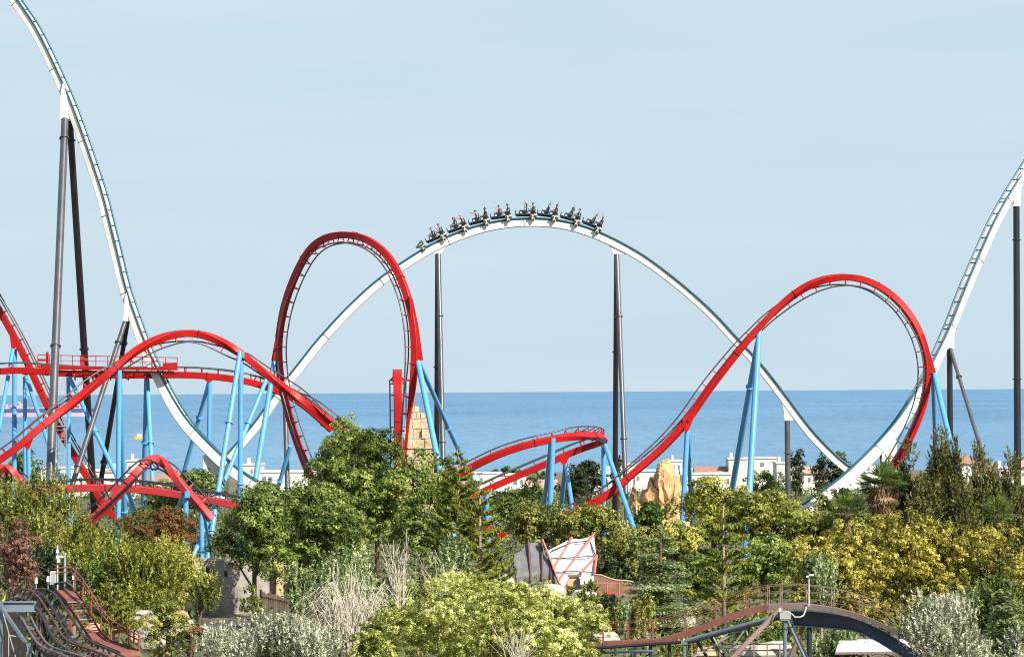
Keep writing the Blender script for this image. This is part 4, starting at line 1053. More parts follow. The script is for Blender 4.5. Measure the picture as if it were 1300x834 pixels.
mb = MB(); zz = .004; A = [P(255, 790, 276), P(330, 786, 276), P(352, 800, 262), P(330, 815, 250), P(250, 800, 262)]
mb.add([(p.x, p.y, zz) for p in A], [(0, 1, 2, 3, 4)]); o = mb.build('garden_bed', M_BED); o['kind'] = 'structure'
KB = MB(); 
a, c = P(256, 789, 262), P(300, 806, 245); a.z = .25; c.z = .25
KB.bar(a, c, .5, .5); o = KB.build('kerb_wall', M_PROCK); tag(o, 'low pale kerb wall slanting past the dark flower bed', 'wall')
for px, py, D, lab in ((318, 771, 268, 'white'),):
    pass
# ------------------------------------------------------------------ mine train at lower left
M_MRAIL = mat('mine_rail_steel', (0.075, 0.068, 0.07), rough=0.45, metal=.4, var=.2)
M_MRUST = mat('mine_rail_rust', (0.15, 0.075, 0.055), rough=0.6, metal=.2, var=.25, vscale=2)
M_DGREY = mat('dull_grey_rail', (0.16, 0.15, 0.15), rough=.5, var=.2)
M_TIMB = mat('shade_dark_timber', (0.030, 0.022, 0.018), rough=.85, var=.3, vscale=2)  # darkened: shade of the track opening put into the timber colour
def rail3(rows, r, m, root, name='rail'):
    fr = sample([(x, y, D, 0, 1, 0) for x, y, D in rows], .35)
    mb = MB(); mb.tube([f[0] for f in fr], r, 8); mb.build(name, m, root, smooth='all'); return fr
def at_frac(fr, t): 
    i = min(len(fr)-1, max(0, int(round(t*(len(fr)-1))))); return fr[i][0]
def mine(label, ra, rb, ma, mb_, nt, root_px, posts):
    root = thing('mine_train_track', root_px, label, 'coaster track', 'mine train tracks at the lower left')
    fa = rail3(ra, .065, ma, root); fb = rail3(rb, .065, mb_, root)
    # the spine tube under the pair, and sleepers
    sp = MB(); sp.tube([(at_frac(fa, k/30)+at_frac(fb, k/30))/2-Vector((0, 0, .38)) for k in range(31)], .13, 8); sp.build('spine_tube', M_DARK, root, smooth='all')
    for k in range(nt):
        t_ = (k+.5)/nt; a, b = at_frac(fa, t_), at_frac(fb, t_); q = MB()
        e = (b-a)*.12
        q.bar(a-e-Vector((0, 0, .16)), b+e-Vector((0, 0, .16)), .14, .12); q.bar((a+b)/2-Vector((0, 0, .4)), (a+b)/2-Vector((0, 0, .16)), .12)
        q.build('sleeper', M_DGREY if k % 4 == 1 else M_MRUST, root)
    for t_ in posts:
        p = (at_frac(fa, t_)+at_frac(fb, t_))/2; q = MB()
        for s in (-1, 1): q.bar((p.x+s*.25, p.y, p.z-.35), (p.x+s*1.5, p.y+s*.3, 0), .14)
        q.bar((p.x-.9, p.y, p.z*.55), (p.x+.9, p.y, p.z*.55), .1); q.build('trestle', M_TIMB, root)
    return root
mine('rusty mine train track with pale sleepers, the one beside the red catwalk',
     [(38, 752, 203), (44, 748.7, 201), (55, 746.6, 199.5), (66.5, 751, 198), (77.5, 763, 196.5), (90, 782.6, 195), (102.5, 802, 193.5), (116, 814.5, 192), (138.5, 824, 189), (159, 834, 186), (190, 850, 181)],
     [(28, 757, 203), (36, 752, 201), (46, 749.5, 199.5), (58, 758, 198), (69, 776, 196.5), (78, 792, 195), (86, 806, 193.5), (99, 817, 191), (119, 826, 188), (136, 833, 185.6), (165, 848, 180)], M_MRAIL, M_MRAIL, 22, P(100, 834, 194), (.1, .3, .5, .7, .88))
mine('rusty mine train track with dark sleepers, middle one of the three',
     [(18, 752, 199), (29, 747.3, 197.5), (40, 749.4, 196), (50, 759, 194.5), (61, 775.7, 193), (69, 789.5, 191.5), (77.5, 804.8, 190), (88.6, 814.5, 188), (102.5, 820, 186), (119, 825.5, 184), (140, 834, 181)],
     [(4, 765, 199), (11, 760, 197.5), (28, 758.4, 196), (40, 764.6, 194.5), (51, 777, 193), (58, 791, 191.5), (66.5, 807.5, 190), (77.5, 818.6, 188), (90, 827, 186), (102.5, 832.5, 184), (120, 842, 181)], M_MRUST, M_MRAIL, 22, P(60, 834, 190), (.15, .35, .55, .8))
mine('flat grey mine train track lowest of the three, entering the dark shed',
     [(22, 778, 188), (26, 781, 187.5), (36, 799, 186), (46, 814.5, 184.5), (54, 822, 183.5), (69, 826.5, 182), (95, 838, 179)],
     [(38, 781, 188), (44, 793, 187), (50, 804, 186), (58, 815, 184.5), (65, 821, 183.5), (78, 825, 182), (108, 834, 179)], M_DGREY, M_DGREY, 12, P(50, 834, 185), (.3, .7))

CW = thing('stair_catwalk', P(130, 834, 194), 'rust red steel catwalk with stair treads and railings beside the mine train', 'catwalk')
def slab(poly, thick, m, root, name):
    mb = MB(); n = len(poly); vs = [Vector(p) for p in poly]+[Vector(p)-Vector((0, 0, thick)) for p in poly]
    fs = [tuple(range(n)), tuple(range(2*n-1, n-1, -1))]+[(k, k+n, (k+1) % n+n, (k+1) % n) for k in range(n)]
    mb.add(vs, fs); return mb.build(name, m, root)
slab([P(70, 748, 200.5), P(95, 749.5, 200.5), P(105, 762, 198.3), P(83, 762, 198.3)], .12, M_RUST, CW, 'upper_deck')
slab([P(110, 803, 194.5), P(127, 801.5, 194.5), P(139, 813, 193), P(177, 826, 189.5), P(153, 828, 189.3), P(118, 814.5, 193)], .12, M_RUST, CW, 'lower_deck')
slab([P(153, 828.2, 189.2), P(177, 826.2, 189.4), P(177, 831, 189.3), P(153, 834, 189.1)], .06, M_RUST, CW, 'deck_edge')
for k in range(11):
    t_ = (k+.5)/11; a = P(83+27*t_, 762+41*t_, 198.2-3.6*t_); b = P(105+22*t_, 762+39*t_, 198.2-3.6*t_)
    mb = MB(); mb.bar(a, b, .24, .05); mb.build('stair_tread', M_RUST if k % 3 else M_GREY, CW)
for e in ([(69.5, 748, 200.4), (83, 762, 198.2), (110, 803, 194.4), (118, 815, 192.9), (153, 829, 189.2)], [(95, 750, 200.4), (105, 762, 198.2), (127, 801, 194.4), (140, 813.5, 192.9), (177, 826.5, 189.5)]):
    mb = MB(); mb.sweep([(P(*p), FWD, UP) for p in e], [(-.05, -.14), (.05, -.14), (.05, .10), (-.05, .10)]); mb.build('stringer', M_RUST, CW)
top = [(70, 721.5, 200.4), (80, 720, 200.4), (91, 720.5, 200.4), (104, 733, 198.4), (116, 752, 196.6), (128, 772, 194.8), (141, 787, 193), (158, 796, 191.4), (177, 806.5, 189.5)]
for f in (0.0, .5):
    mb = MB(); mb.tube([P(x, y+f*(13 if i > 2 else 12), D) for i, (x, y, D) in enumerate(top)], .045, 6); mb.build('handrail', M_RUST, CW)
for x, y0, y1, D in ((95, 723, 750, 200.2), (105, 733, 762, 198.3), (115.5, 752, 780, 196.7), (128, 771, 800, 194.8), (141, 786, 812, 193), (151.5, 792, 817, 192), (163.5, 797, 821, 190.9), (170, 802, 824, 190.2), (176.5, 805, 827, 189.6)):
    mb = MB(); mb.tube([P(x, y0, D), P(x, y1, D)], .05, 6); mb.build('railing_post', M_RUST, CW)
for x, y, D in ((90, 752, 200), (118, 803, 194.2), (165, 828, 189.6)):
    q = P(x, y, D); mb = MB(); mb.bar((q.x, q.y, q.z-.1), (q.x, q.y, 0), .16); mb.build('support_post', M_RUST, CW)
HR = thing('arched_handrail', P(80, 735, 201.5), 'curved grey steel handrail over the top of the catwalk', 'handrail')
mb = MB(); mb.tube([P(67, 745, 201.4), P(70, 741, 201.4), P(77, 739.2, 201.4), (P(85, 739.2, 201.4)), P(91, 743, 201.4), P(94, 748, 201.4)], .07, 8); mb.build('hoop', M_DARK, HR)

# camera mast, speaker posts
M_PWHITE = mat('white_box_paint', (0.58, 0.58, 0.56), rough=.5)
CP = thing('camera_mast', P(73, 745, 202), 'thin white camera mast with small boxes at the top of the mine train hill', 'mast')
mb = MB(); mb.tube([P(73, 692, 202), P(73, 748, 202)], .045, 8); mb.build('pole', M_PWHITE, CP)
for x, y, w_, h_ in ((73, 699.5, .14, .2), (73.5, 707, .2, .2), (78, 706.5, .24, .12), (74.5, 711.5, .16, .2)):
    mb = MB(); mb.box(P(x, y, 201.9), (w_, .25, h_)); mb.build('camera_box', M_PWHITE, CP)
q = P(82.4, 748, 202)
LP = thing('lamp_pole', q, 'plain pale pole with a short cross arm right of the camera mast', 'pole')
mb = MB(); mb.tube([P(82.4, 701, 202), P(82.4, 748, 202)], .07, 8); mb.build('pole', M_GREY, LP)
mb = MB(); mb.bar(P(80, 702.5, 202), P(84.5, 702.5, 202), .1); mb.build('cross_arm', M_GREY, LP)
CB = thing('control_cabinet', P(67.5, 742, 201.6), 'white upright control cabinet beside the camera mast', 'cabinet')
mb = MB(); mb.box(P(67.5, 733, 201.6), (.32, .3, .75)); mb.build('cabinet', M_PWHITE, CB)
mb = MB(); mb.box(P(67.5, 733, 201.44), (.26, .02, .66)); mb.build('door', M_GREY, CB)
for x, y, lab in ((61, 736, 'small white speaker left of the control cabinet'), (93.5, 733, 'small white speaker at the top of the catwalk railing'), (46, 738, 'small white speaker on a short post above the left track')):
    t_ = thing('speaker', P(x, y+8, 201.4), lab, 'speaker', 'white speakers at the hill top')
    mb = MB(); mb.box(P(x, y, 201.4), (.15, .15, .22)); mb.ball(P(x, y-3.5, 201.4), .08); mb.build('speaker_box', M_PWHITE, t_)
    mb = MB(); mb.tube([P(x, y+3, 201.4), P(x, y+12, 201.4)], .03, 6); mb.build('stem', M_GREY, t_)
# steel shed frame at the very left
SF = thing('steel_frame', P(20, 834, 186), 'blue grey steel beam and strut frame over the dark track opening', 'steel frame')
def beam(a, b, w_, h_, m, root, name):
    mb = MB(); mb.bar(P(*a), P(*b), w_, h_); mb.build(name, m, root)
beam((-12, 770, 186), (41, 769.5, 188), .35, .52, M_STEELB, SF, 'box_beam')
beam((-12, 763.7, 185.9), (42, 763.5, 187.9), .5, .06, M_STEELB, SF, 'flange'); beam((-12, 775.8, 185.9), (42, 775.4, 187.9), .5, .06, M_STEELB, SF, 'flange')
beam((2, 764, 185.6), (2, 850, 185.6), .16, .16, M_STEELB, SF, 'column'); beam((37, 816, 185), (37, 850, 185), .22, .22, M_STEELB, SF, 'column')
beam((1, 770, 185.4), (33, 816, 185), .16, .16, M_STEELB, SF, 'strut'); beam((33, 814, 185), (10, 836, 185), .13, .13, M_DARK, SF, 'strut')
beam((37, 820, 184.9), (48, 836, 184.9), .08, .08, M_STEELB, SF, 'strut'); beam((12, 806, 185.2), (30, 809, 185.2), .06, .06, M_GREY, SF, 'tie_rod'); beam((4, 778, 185.1), (20, 834, 185.1), .05, .05, M_GREY, SF, 'tie_rod'); beam((11, 802, 185), (11, 834, 185), .05, .05, M_GREY, SF, 'tie_rod')
SH = thing('shade_boards', P(12, 834, 191), 'dark boards painted as the shade of the opening under the steel frame', 'shade boards')  # boards added for the dark interior, its shade put into their colour
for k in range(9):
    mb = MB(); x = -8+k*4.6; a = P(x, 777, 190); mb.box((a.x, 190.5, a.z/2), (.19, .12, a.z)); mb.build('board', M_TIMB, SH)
YS = thing('yellow_sign', P(0, 765, 189), 'yellow curved figure board at the left edge above the steel beam', 'sign')
mb = MB(); pts = [(-6, 764), (2, 763.5), (5, 759), (6.8, 754), (6.5, 760), (4, 765.5), (-6, 767)]; mb.prism([P(x, y, 187) for x, y in pts], FWD*.12); mb.build('board', M_YEL, YS)

# ------------------------------------------------------------------ coaster bridge at lower right
DB = 200.0
BR = thing('track_bridge', P(940, 834, DB), 'rust red and brown coaster catwalk bridge with pipe railings arching across the lower right', 'bridge')
path = [(742, 817, 203), (760, 815.5, 202.5), (800, 814.8, 202), (826, 814.5, 201.6), (847, 810.5, 201.2), (868, 804, 201), (888, 797, 200.6), (908, 789.5, 200.3), (925, 782, 200), (940, 776.5, 199.8), (957, 772, 199.6), (975, 769, 199.4)]
path2 = [(975, 769, 199.4), (994, 767.3, 199.2), (1012, 767, 199), (1028, 767.6, 198.8), (1045, 769.3, 198.6), (1061, 771.8, 198.3), (1078, 775.5, 198), (1094, 780.5, 197.6), (1111, 787, 197.2), (1128, 795, 196.8), (1150, 807, 196), (1180, 826, 195)]
def fascia(pts, m, name, off=0, hgt=.24):
    fr = sample([(x, y, D, 0, 1, 0) for x, y, D in pts], .5)
    mb = MB(); mb.sweep([(f[0]+FWD*off, FWD, UP) for f in fr], [(-.06, -hgt), (.06, -hgt), (.06, .02), (-.06, .02)]); return mb.build(name, m, BR), fr
_, fr1 = fascia(path, M_RUST, 'fascia_beam'); _, fr2 = fascia(path2, M_BROWN, 'fascia_beam')
fascia(path, M_RUST, 'fascia_beam', 1.5); fascia(path2, M_BROWN, 'fascia_beam', 1.5)
for fr, m_ in ((fr1, M_RUST), (fr2, M_BROWN)):
    mb = MB(); mb.sweep([(f[0]+FWD*.75+Vector((0, 0, .03)), FWD, UP) for f in fr], [(-.68, -.05), (.68, -.05), (.68, 0), (-.68, 0)]); mb.build('walkway', m_, BR)
allp = path+path2[1:]
for off in (0.0, 1.5):
    for k, hh in enumerate((1.12, .72, .34)):
        if off and k == 2: continue
        for pts, m_ in ((path, M_RUST), (path2, M_BROWN)):
            fr = sample([(x, y, D, 0, 1, 0) for x, y, D in pts], .6)
            mb = MB(); mb.tube([f[0]+UP*hh+FWD*off for f in fr], .016 if k else .024, 6); mb.build('handrail', m_, BR)
frA = sample([(x, y, D, 0, 1, 0) for x, y, D in allp], .25)
for off in (0.0, 1.5):
    for px in (765, 798, 831, 870, 909, 948, 977, 995, 1028, 1061, 1094, 1127, 1158):
        f = min(frA, key=lambda q_: abs(q_[5][0]-px)); p = f[0]+FWD*off
        mb = MB(); mb.tube([p-UP*.15, p+UP*1.14], .030, 6); mb.build('railing_post', M_RUST if px < 960 else M_BROWN, BR)
SB = thing('access_stair', P(930, 834, 198), 'steep brown access stair descending left from the crown of the bridge', 'stair')
for off in (-.0, 1.0):
    mb = MB(); mb.bar(P(992, 771, 198.6+off), P(918, 846, 196.8+off), .14, .26); mb.build('stringer', M_BROWN, SB)
for k in range(16):
    t_ = (k+.5)/16; a = P(992-74*t_, 772.5+75*t_, 198.6-1.8*t_); mb = MB(); mb.box(a+FWD*.5+Vector((.12, 0, -.1)), (.26, .95, .05)); mb.build('stair_tread', M_BROWN, SB)
BG = thing('box_girder', P(1080, 834, 199), 'dark blue steel box girder curving down under the bridge', 'girder')
gt = [(1004, 776, 199.9), (1030, 776, 199.7), (1055, 778.5, 199.4), (1080, 783.5, 199), (1100, 790.5, 198.6), (1125, 802.5, 198), (1150, 818, 197.4), (1180, 838, 196.6)]
gb = [(1008, 792.5, 199.9), (1030, 794, 199.7), (1055, 796, 199.4), (1080, 798.5, 199), (1095, 803, 198.6), (1115, 813.5, 198), (1140, 829, 197.4), (1168, 848, 196.6)]
M_GIRD = mat('dark_blue_girder', (0.038, 0.055, 0.095), rough=.45, var=.15)
mb = MB(); vs = []; fs = []
for (a, b) in zip(gt, gb):
    A_, B_ = P(*a), P(*b); vs += [A_, B_, B_+FWD*1.4, A_+FWD*1.4]
for i in range(len(gt)-1):
    for k in range(4): fs.append((i*4+k, i*4+(k+1) % 4, i*4+4+(k+1) % 4, i*4+4+k))
fs += [(0, 1, 2, 3), (len(vs)-4, len(vs)-1, len(vs)-2, len(vs)-3)]
mb.add(vs, fs); mb.build('web', M_GIRD, BG)
mb = MB(); mb.sweep([(P(x, y+.6, D)+FWD*.6, FWD, UP) for x, y, D in gb], [(-.85, -.05), (.85, -.05), (.85, .02), (-.85, .02)]); mb.build('bottom_flange', M_STEELB, BG)  # paler than the web: the lit look of the flange put into its colour
SP = thing('bridge_trestle', P(996, 834, 198), 'grey steel pipe trestle with a capped post and slanting struts under the bridge', 'trestle')
def pipe(a, b, r, m, root=None, name='strut'):
    mb = MB(); mb.tube([P(*a), P(*b)], r, 10); mb.build(name, m, root or SP, smooth=True)
pipe((996.5, 784, 198.2), (996.5, 860, 198.2), .11, M_STEELB, name='post'); pipe((868.5, 815, 200), (868.5, 860, 200), .10, M_STEELB, name='post')
mb = MB(); mb.box(P(996.5, 780.5, 198.2), (.62, .6, .42)); mb.build('post_cap', M_GREY, SP)
mb = MB(); mb.box(P(996.5, 784.6, 198.2), (.5, .5, .2)); mb.build('post_cap', M_GREY, SP)
mb = MB(); mb.box(P(868.5, 815, 200), (.36, .36, .22)); mb.build('post_cap', M_STEELB, SP)
pipe((870, 813, 199.9), (992, 780, 198.3), .11, M_STEELB); pipe((872, 816, 200.6), (992, 784, 199), .07, M_DARK)
pipe((745, 823, 201.5), (866, 814.5, 200), .09, M_DARK, name='lower_chord'); pipe((770, 828, 201.5), (830, 826, 201), .08, M_STEELB, name='lower_chord')
pipe((1000, 788, 198.3), (1024, 840, 198.3), .09, M_STEELB); pipe((1002, 789, 198.5), (1027, 840, 198.6), .12, M_DARK)
pipe((1027.5, 796, 199.6), (1027.5, 850, 199.6), .15, M_DARK, name='post'); pipe((1020, 795, 200), (998, 845, 200), .12, M_BROWN)
for a, b in (((950, 778, 200.4), (905, 822, 200.8)), ((962, 776, 200.4), (926, 826, 200.8)), ((943, 784, 200.5), (949, 806, 200.6)), ((904, 806, 200.7), (916, 828, 200.9)), ((938, 800, 200.9), (880, 834, 201))):
    pipe(a, b, .05, M_GREY, name='brace')
for a, b in (((896, 800, 201.6), (930, 845, 201.6)), ((880, 806, 201.6), (905, 845, 201.6)), ((850, 814, 201.8), (850, 850, 201.8)), ((826, 818, 201.8), (826, 850, 201.8)), ((806, 822, 201.8), (806, 850, 201.8))):
    pipe(a, b, .10, M_DARK, name='brace')
PW = thing('loose_cable', P(1005, 780, 197.6), 'white cable looping from the post cap up to the bridge', 'cable')
mb = MB(); mb.tube([P(*p) for p in ((990, 772, 197.9), (990, 777, 197.6), (994, 775.5, 197.5), (1000, 776, 197.4), (1006, 779.5, 197.4), (1009, 783, 197.4), (1015, 783, 197.4), (1020, 781, 197.6), (1022.5, 775, 198), (1023.5, 770, 198.2))], .04, 6); o = mb.build('cable', M_PWHITE, PW)
LM = thing('floodlight_post', P(1027, 768, 198.6), 'white floodlight post standing on the crown of the bridge', 'lamp post')
mb = MB(); mb.tube([P(1027, 729, 198.6), P(1027, 769, 198.6)], .038, 8); mb.build('pole', M_PWHITE, LM)
mb = MB(); mb.box(P(1030, 729.5, 198.5), (.26, .2, .11)); mb.box(P(1024.8, 731.5, 198.5), (.14, .14, .10)); mb.build('lamp_head', M_PWHITE, LM)
SD = thing('flat_shed', P(1110, 834, 225), 'low shed with pale flat roof edge and dark posts under the bridge', 'shed')
a, c = P(1076, 816, 226), P(1170, 816, 226)
mb = MB(); mb.prism([P(1061, 828, 222), P(1066, 813.5, 232), P(1180, 813.5, 232), P(1185, 826, 222)], Vector((0, 0, .25))); mb.build('roof', M_PALE, SD)
mb = MB(); mb.bar(P(1060, 829, 221.8), P(1185, 827, 221.8), .2, .14); mb.build('gutter', M_BROWN, SD)
for x in (1062, 1078, 1104, 1120, 1137, 1155):
    q = P(x, 834, 222.3); mb = MB(); mb.bar((q.x, q.y, q.z), (q.x, q.y, 0), .12); mb.build('post', M_DARK, SD)
mb = MB(); q = P(1120, 840, 230); mb.box((q.x, q.y, q.z/2), (6, .2, q.z)); mb.build('back_wall', M_CREAM, SD)
FN = thing('pipe_fence', P(940, 834, 214), 'dark pipe fence with three rails behind the access stair', 'fence')
for y in (817, 825, 832):
    mb = MB(); mb.tube([P(872, y+1, 214), P(1002, y, 214)], .035, 6); mb.build('rail', M_DARK, FN)
for x in (878, 895, 914, 938, 957, 974, 990):
    q = P(x, 816.5, 213.9); mb = MB(); mb.bar(q, (q.x, q.y, 0), .08); mb.build('post', M_BROWN, FN)
k = 0
for px, py, D, rx, rz, lab in ((945, 826, 222, .9, .5, 'pale rock behind the pipe fence, in the middle'), (982, 822, 224, 1.1, .5, 'broad pale rock behind the pipe fence, at its right end'), (895, 830, 222, .8, .5, 'pale rock behind the pipe fence, at its left end'), (965, 832, 219, 1.2, .7, 'low pale rock right of the access stair'),
                               (188, 800, 208, .7, .4, 'pale rock right of the catwalk railing'), (205, 786, 214, .9, .35, 'slanted pale rock above the catwalk end'), (196, 815, 198, 1.0, .6, 'pale rock below the catwalk end'), (130, 772, 216, 1.0, .5, 'pale rock seen through the catwalk railing'), (118, 797, 205, .5, .35, 'small rock seen between the stair treads'), (178, 786, 220, 1.1, .3, 'tan flat rock left of the slanted rock'), (232, 800, 212, 1.1, .7, 'pale rock beside the rust brown shrub'), (815, 790, 245, 1.6, .5, 'white rock at the foot of the cedar'), (865, 790, 246, 1.2, .5, 'white rock right of the cedar foot'), (768, 812, 226, 1.3, .6, 'grey rock by the bridge start')):
    k += 1; boulder(px, py, D, rx, rz, M_PROCK if k % 3 else M_ORK, lab, 20+k)
rng = random.Random(91)
for q in range(14):
    px, D = rng.uniform(165, 250), rng.uniform(196, 228); py = rng.uniform(776, 826)
    o = boulder(px, py, D, rng.uniform(.3, .7), rng.uniform(.2, .4), M_PROCK if q % 3 else M_ORK, 'small rock among the shrubs right of the red catwalk', 60+q); o['group'] = 'small rocks right of the catwalk'
# ------------------------------------------------------------------ vegetation
M_BARK = mat('bark_brown', (0.12, 0.085, 0.055), rough=.95, var=.3, vscale=3)
M_BARKP = mat('bark_pale', (0.34, 0.26, 0.18), rough=.95, var=.2, vscale=3)
M_TWIG = mat('bare_twig_pale', (0.60, 0.53, 0.42), rough=.9, var=.15, vscale=3)
M_TWIGB = mat('dead_twig_brown', (0.23, 0.175, 0.135), rough=.9, var=.2, vscale=3)
LM_ = {
 'green':  leaf_mat('leaf_green', (0.020, 0.044, 0.008), (0.150, 0.215, 0.030), (0.430, 0.480, 0.115)),
 'deep':   leaf_mat('leaf_deep_green', (0.017, 0.038, 0.008), (0.095, 0.150, 0.025), (0.260, 0.315, 0.070)),
 'bright': leaf_mat('leaf_bright_green', (0.020, 0.060, 0.010), (0.095, 0.180, 0.022), (0.240, 0.330, 0.055)),
 'olive':  leaf_mat('leaf_olive', (0.040, 0.052, 0.010), (0.215, 0.235, 0.040), (0.470, 0.455, 0.115)),
 'yolive': leaf_mat('leaf_yellow_olive', (0.042, 0.055, 0.009), (0.255, 0.275, 0.036), (0.560, 0.520, 0.105)),
 'yellow': leaf_mat('leaf_yellow_green', (0.060, 0.058, 0.007), (0.310, 0.285, 0.030), (0.640, 0.570, 0.130), accent=(0.46, 0.30, 0.06), pa=.95),
 'lime':   leaf_mat('leaf_lime', (0.090, 0.115, 0.016), (0.420, 0.450, 0.080), (0.820, 0.810, 0.340)),
 'silver': leaf_mat('leaf_silver', (0.110, 0.130, 0.070), (0.380, 0.400, 0.250), (0.780, 0.770, 0.600), spec=.5),
 'sgreen': leaf_mat('leaf_silver_green', (0.050, 0.090, 0.025), (0.240, 0.320, 0.105), (0.580, 0.610, 0.340)),
 'red':    leaf_mat('leaf_red_green', (0.035, 0.045, 0.012), (0.105, 0.125, 0.024), (0.240, 0.150, 0.045), accent=(0.34, 0.055, 0.03), pa=.62),
 'rust':   leaf_mat('leaf_rust', (0.075, 0.035, 0.025), (0.200, 0.095, 0.065), (0.310, 0.170, 0.115)),
 'casu':   leaf_mat('leaf_casuarina', (0.028, 0.034, 0.009), (0.135, 0.138, 0.030), (0.310, 0.285, 0.080)),
 'dark':   leaf_mat('leaf_dark_green', (0.012, 0.024, 0.010), (0.036, 0.058, 0.018), (0.085, 0.105, 0.035)),
 'arau':   leaf_mat('leaf_araucaria', (0.034, 0.054, 0.008), (0.205, 0.245, 0.030), (0.430, 0.450, 0.090)),
 'cedar':  leaf_mat('leaf_cedar', (0.030, 0.056, 0.020), (0.180, 0.245, 0.080), (0.500, 0.570, 0.290)),
 'pine':   leaf_mat('leaf_pine', (0.040, 0.060, 0.010), (0.180, 0.200, 0.028), (0.380, 0.360, 0.070)),
 'palm':   leaf_mat('leaf_palm', (0.030, 0.060, 0.012), (0.100, 0.155, 0.030), (0.240, 0.300, 0.080)),
 'skirt':  leaf_mat('leaf_dead_palm', (0.090, 0.050, 0.022), (0.250, 0.150, 0.075), (0.420, 0.280, 0.150)),
 'reddot': leaf_mat('flower_red', (0.35, 0.012, 0.012), (0.45, 0.015, 0.015), (0.5, 0.02, 0.02)),
}
def unit(a): return a/np.maximum(1e-9, np.linalg.norm(a, axis=-1, keepdims=True))

def leaf_mesh(name, cen, nor, tan, size, aspect, tone, m):
    n = len(cen); nor = unit(nor)
    tan = tan - nor*(tan*nor).sum(1, keepdims=True); tan = unit(tan)
    bi = np.cross(nor, tan)
    s = size[:, None]
    V = np.empty((n, 4, 3), np.float32)
    V[:, 0] = cen - tan*s; V[:, 1] = cen + bi*s*aspect + nor*s*.12; V[:, 2] = cen + tan*s; V[:, 3] = cen - bi*s*aspect + nor*s*.12
    me = bpy.data.meshes.new(name)
    me.vertices.add(n*4); me.vertices.foreach_set('co', V.reshape(-1))
    me.loops.add(n*4); me.loops.foreach_set('vertex_index', np.arange(n*4, dtype=np.int32))
    me.polygons.add(n); me.polygons.foreach_set('loop_start', np.arange(0, n*4, 4, dtype=np.int32))
    try: me.polygons.foreach_set('loop_total', np.full(n, 4, np.int32))
    except Exception: pass
    me.update(calc_edges=True)
    at = me.attributes.new('leaf_tone', 'FLOAT', 'FACE'); at.data.foreach_set('value', np.clip(tone, 0, 1).astype(np.float32))
    me.materials.append(m)
    return me

def sphere_pts(rng, n):
    return unit(rng.normal(size=(n, 3)))

def make_lobes(rng, r, m, base=.42):
    """sub-lobes of an ellipsoidal crown centred at 0 with radii r"""
    Ls = [(np.zeros(3), np.array(r)*.62)]
    for k in range(m):
        d = sphere_pts(rng, 1)[0]; d[2] = d[2]*.9+.12
        rad = rng.uniform(.42, .72)
        rr = base*rng.uniform(.65, 1.2)
        c = d*rad*np.array(r)
        lr = np.array([r[0]*rr, r[1]*rr, r[2]*rr*rng.uniform(.85, 1.15)])
        mxr = min(r)*rr*1.35
        lr = np.minimum(lr, mxr)
        # stay inside the box
        f = np.minimum(1, (np.array(r)-lr)/np.maximum(1e-6, np.abs(c))); c = c*np.clip(f, 0, 1)
        Ls.append((c, lr))
    return Ls

def foliage(rng, lobes, leaf, lai, area, aspect=.5, per=14, clump=.34, style='broad', up=.35, shell=.62):
    n = int(lai*area/(2*leaf*leaf*aspect)); nc = max(8, n//per)
    wgt = np.array([l[1][0]*l[1][2]*(0.35 if i == 0 else 1) for i, l in enumerate(lobes)]); wgt /= wgt.sum()
    li = rng.choice(len(lobes), nc, p=wgt)
    lc = np.array([l[0] for l in lobes])[li]; lr = np.array([l[1] for l in lobes])[li]
    ltone = rng.normal(0, .15, len(lobes))[li]
    d = sphere_pts(rng, nc); flip = (d[:, 2] < -.35) & (rng.random(nc) < .6); d[flip, 2] *= -1
    u = np.where(rng.random(nc) < .8, .80+.20*rng.random(nc), shell*rng.random(nc)**.5)
    cc = lc + d*lr*u[:, None]
    ctone = .42 + ltone + rng.normal(0, .17, nc)
    k = np.repeat(np.arange(nc), per); N = len(k)
    outw = d[k]
    if style == 'broad':
        q = sphere_pts(rng, N); q[:, 2] = q[:, 2]*.85+.12; q = unit(q + outw*.35)
        rad = rng.uniform(.45, 1.0, N)
        cs = (clump*rng.uniform(.65, 1.35, nc))[k]
        cen = cc[k] + q*(rad*cs)[:, None]*np.array([1, 1, .8])
        nor = q*.9 + outw*.25 + np.array([0, 0, up*.6]) + rng.normal(size=(N, 3))*.32
        tan = rng.normal(size=(N, 3))
    else:  # sprays: leaves strung along a shoot
        sd = unit(d*.55 + np.array([0, 0, up*2.2]) + rng.normal(size=(nc, 3))*.28)
        t = rng.random(N)
        cen = cc[k] + sd[k]*(t*clump*3.2)[:, None] + rng.normal(size=(N, 3))*clump*.22*(1.15-t)[:, None]
        nor = rng.normal(size=(N, 3))*.8 + outw*.5
        tan = sd[k] + rng.normal(size=(N, 3))*.55
    size = leaf*rng.uniform(.5, 1.45, N)
    tone = ctone[k] + rng.normal(0, .13, N)
    return cen, nor, tan, size, tone

TREES = []
def base_of(cx, D): 
    p = P(cx, 600, D); return Vector((p.x, D, gz(D)))
def box_of(cx, top, bot, w, D):
    zt, zb = P(cx, top, D).z, P(cx, bot, D).z
    return zt, zb, w/2.0/F*D

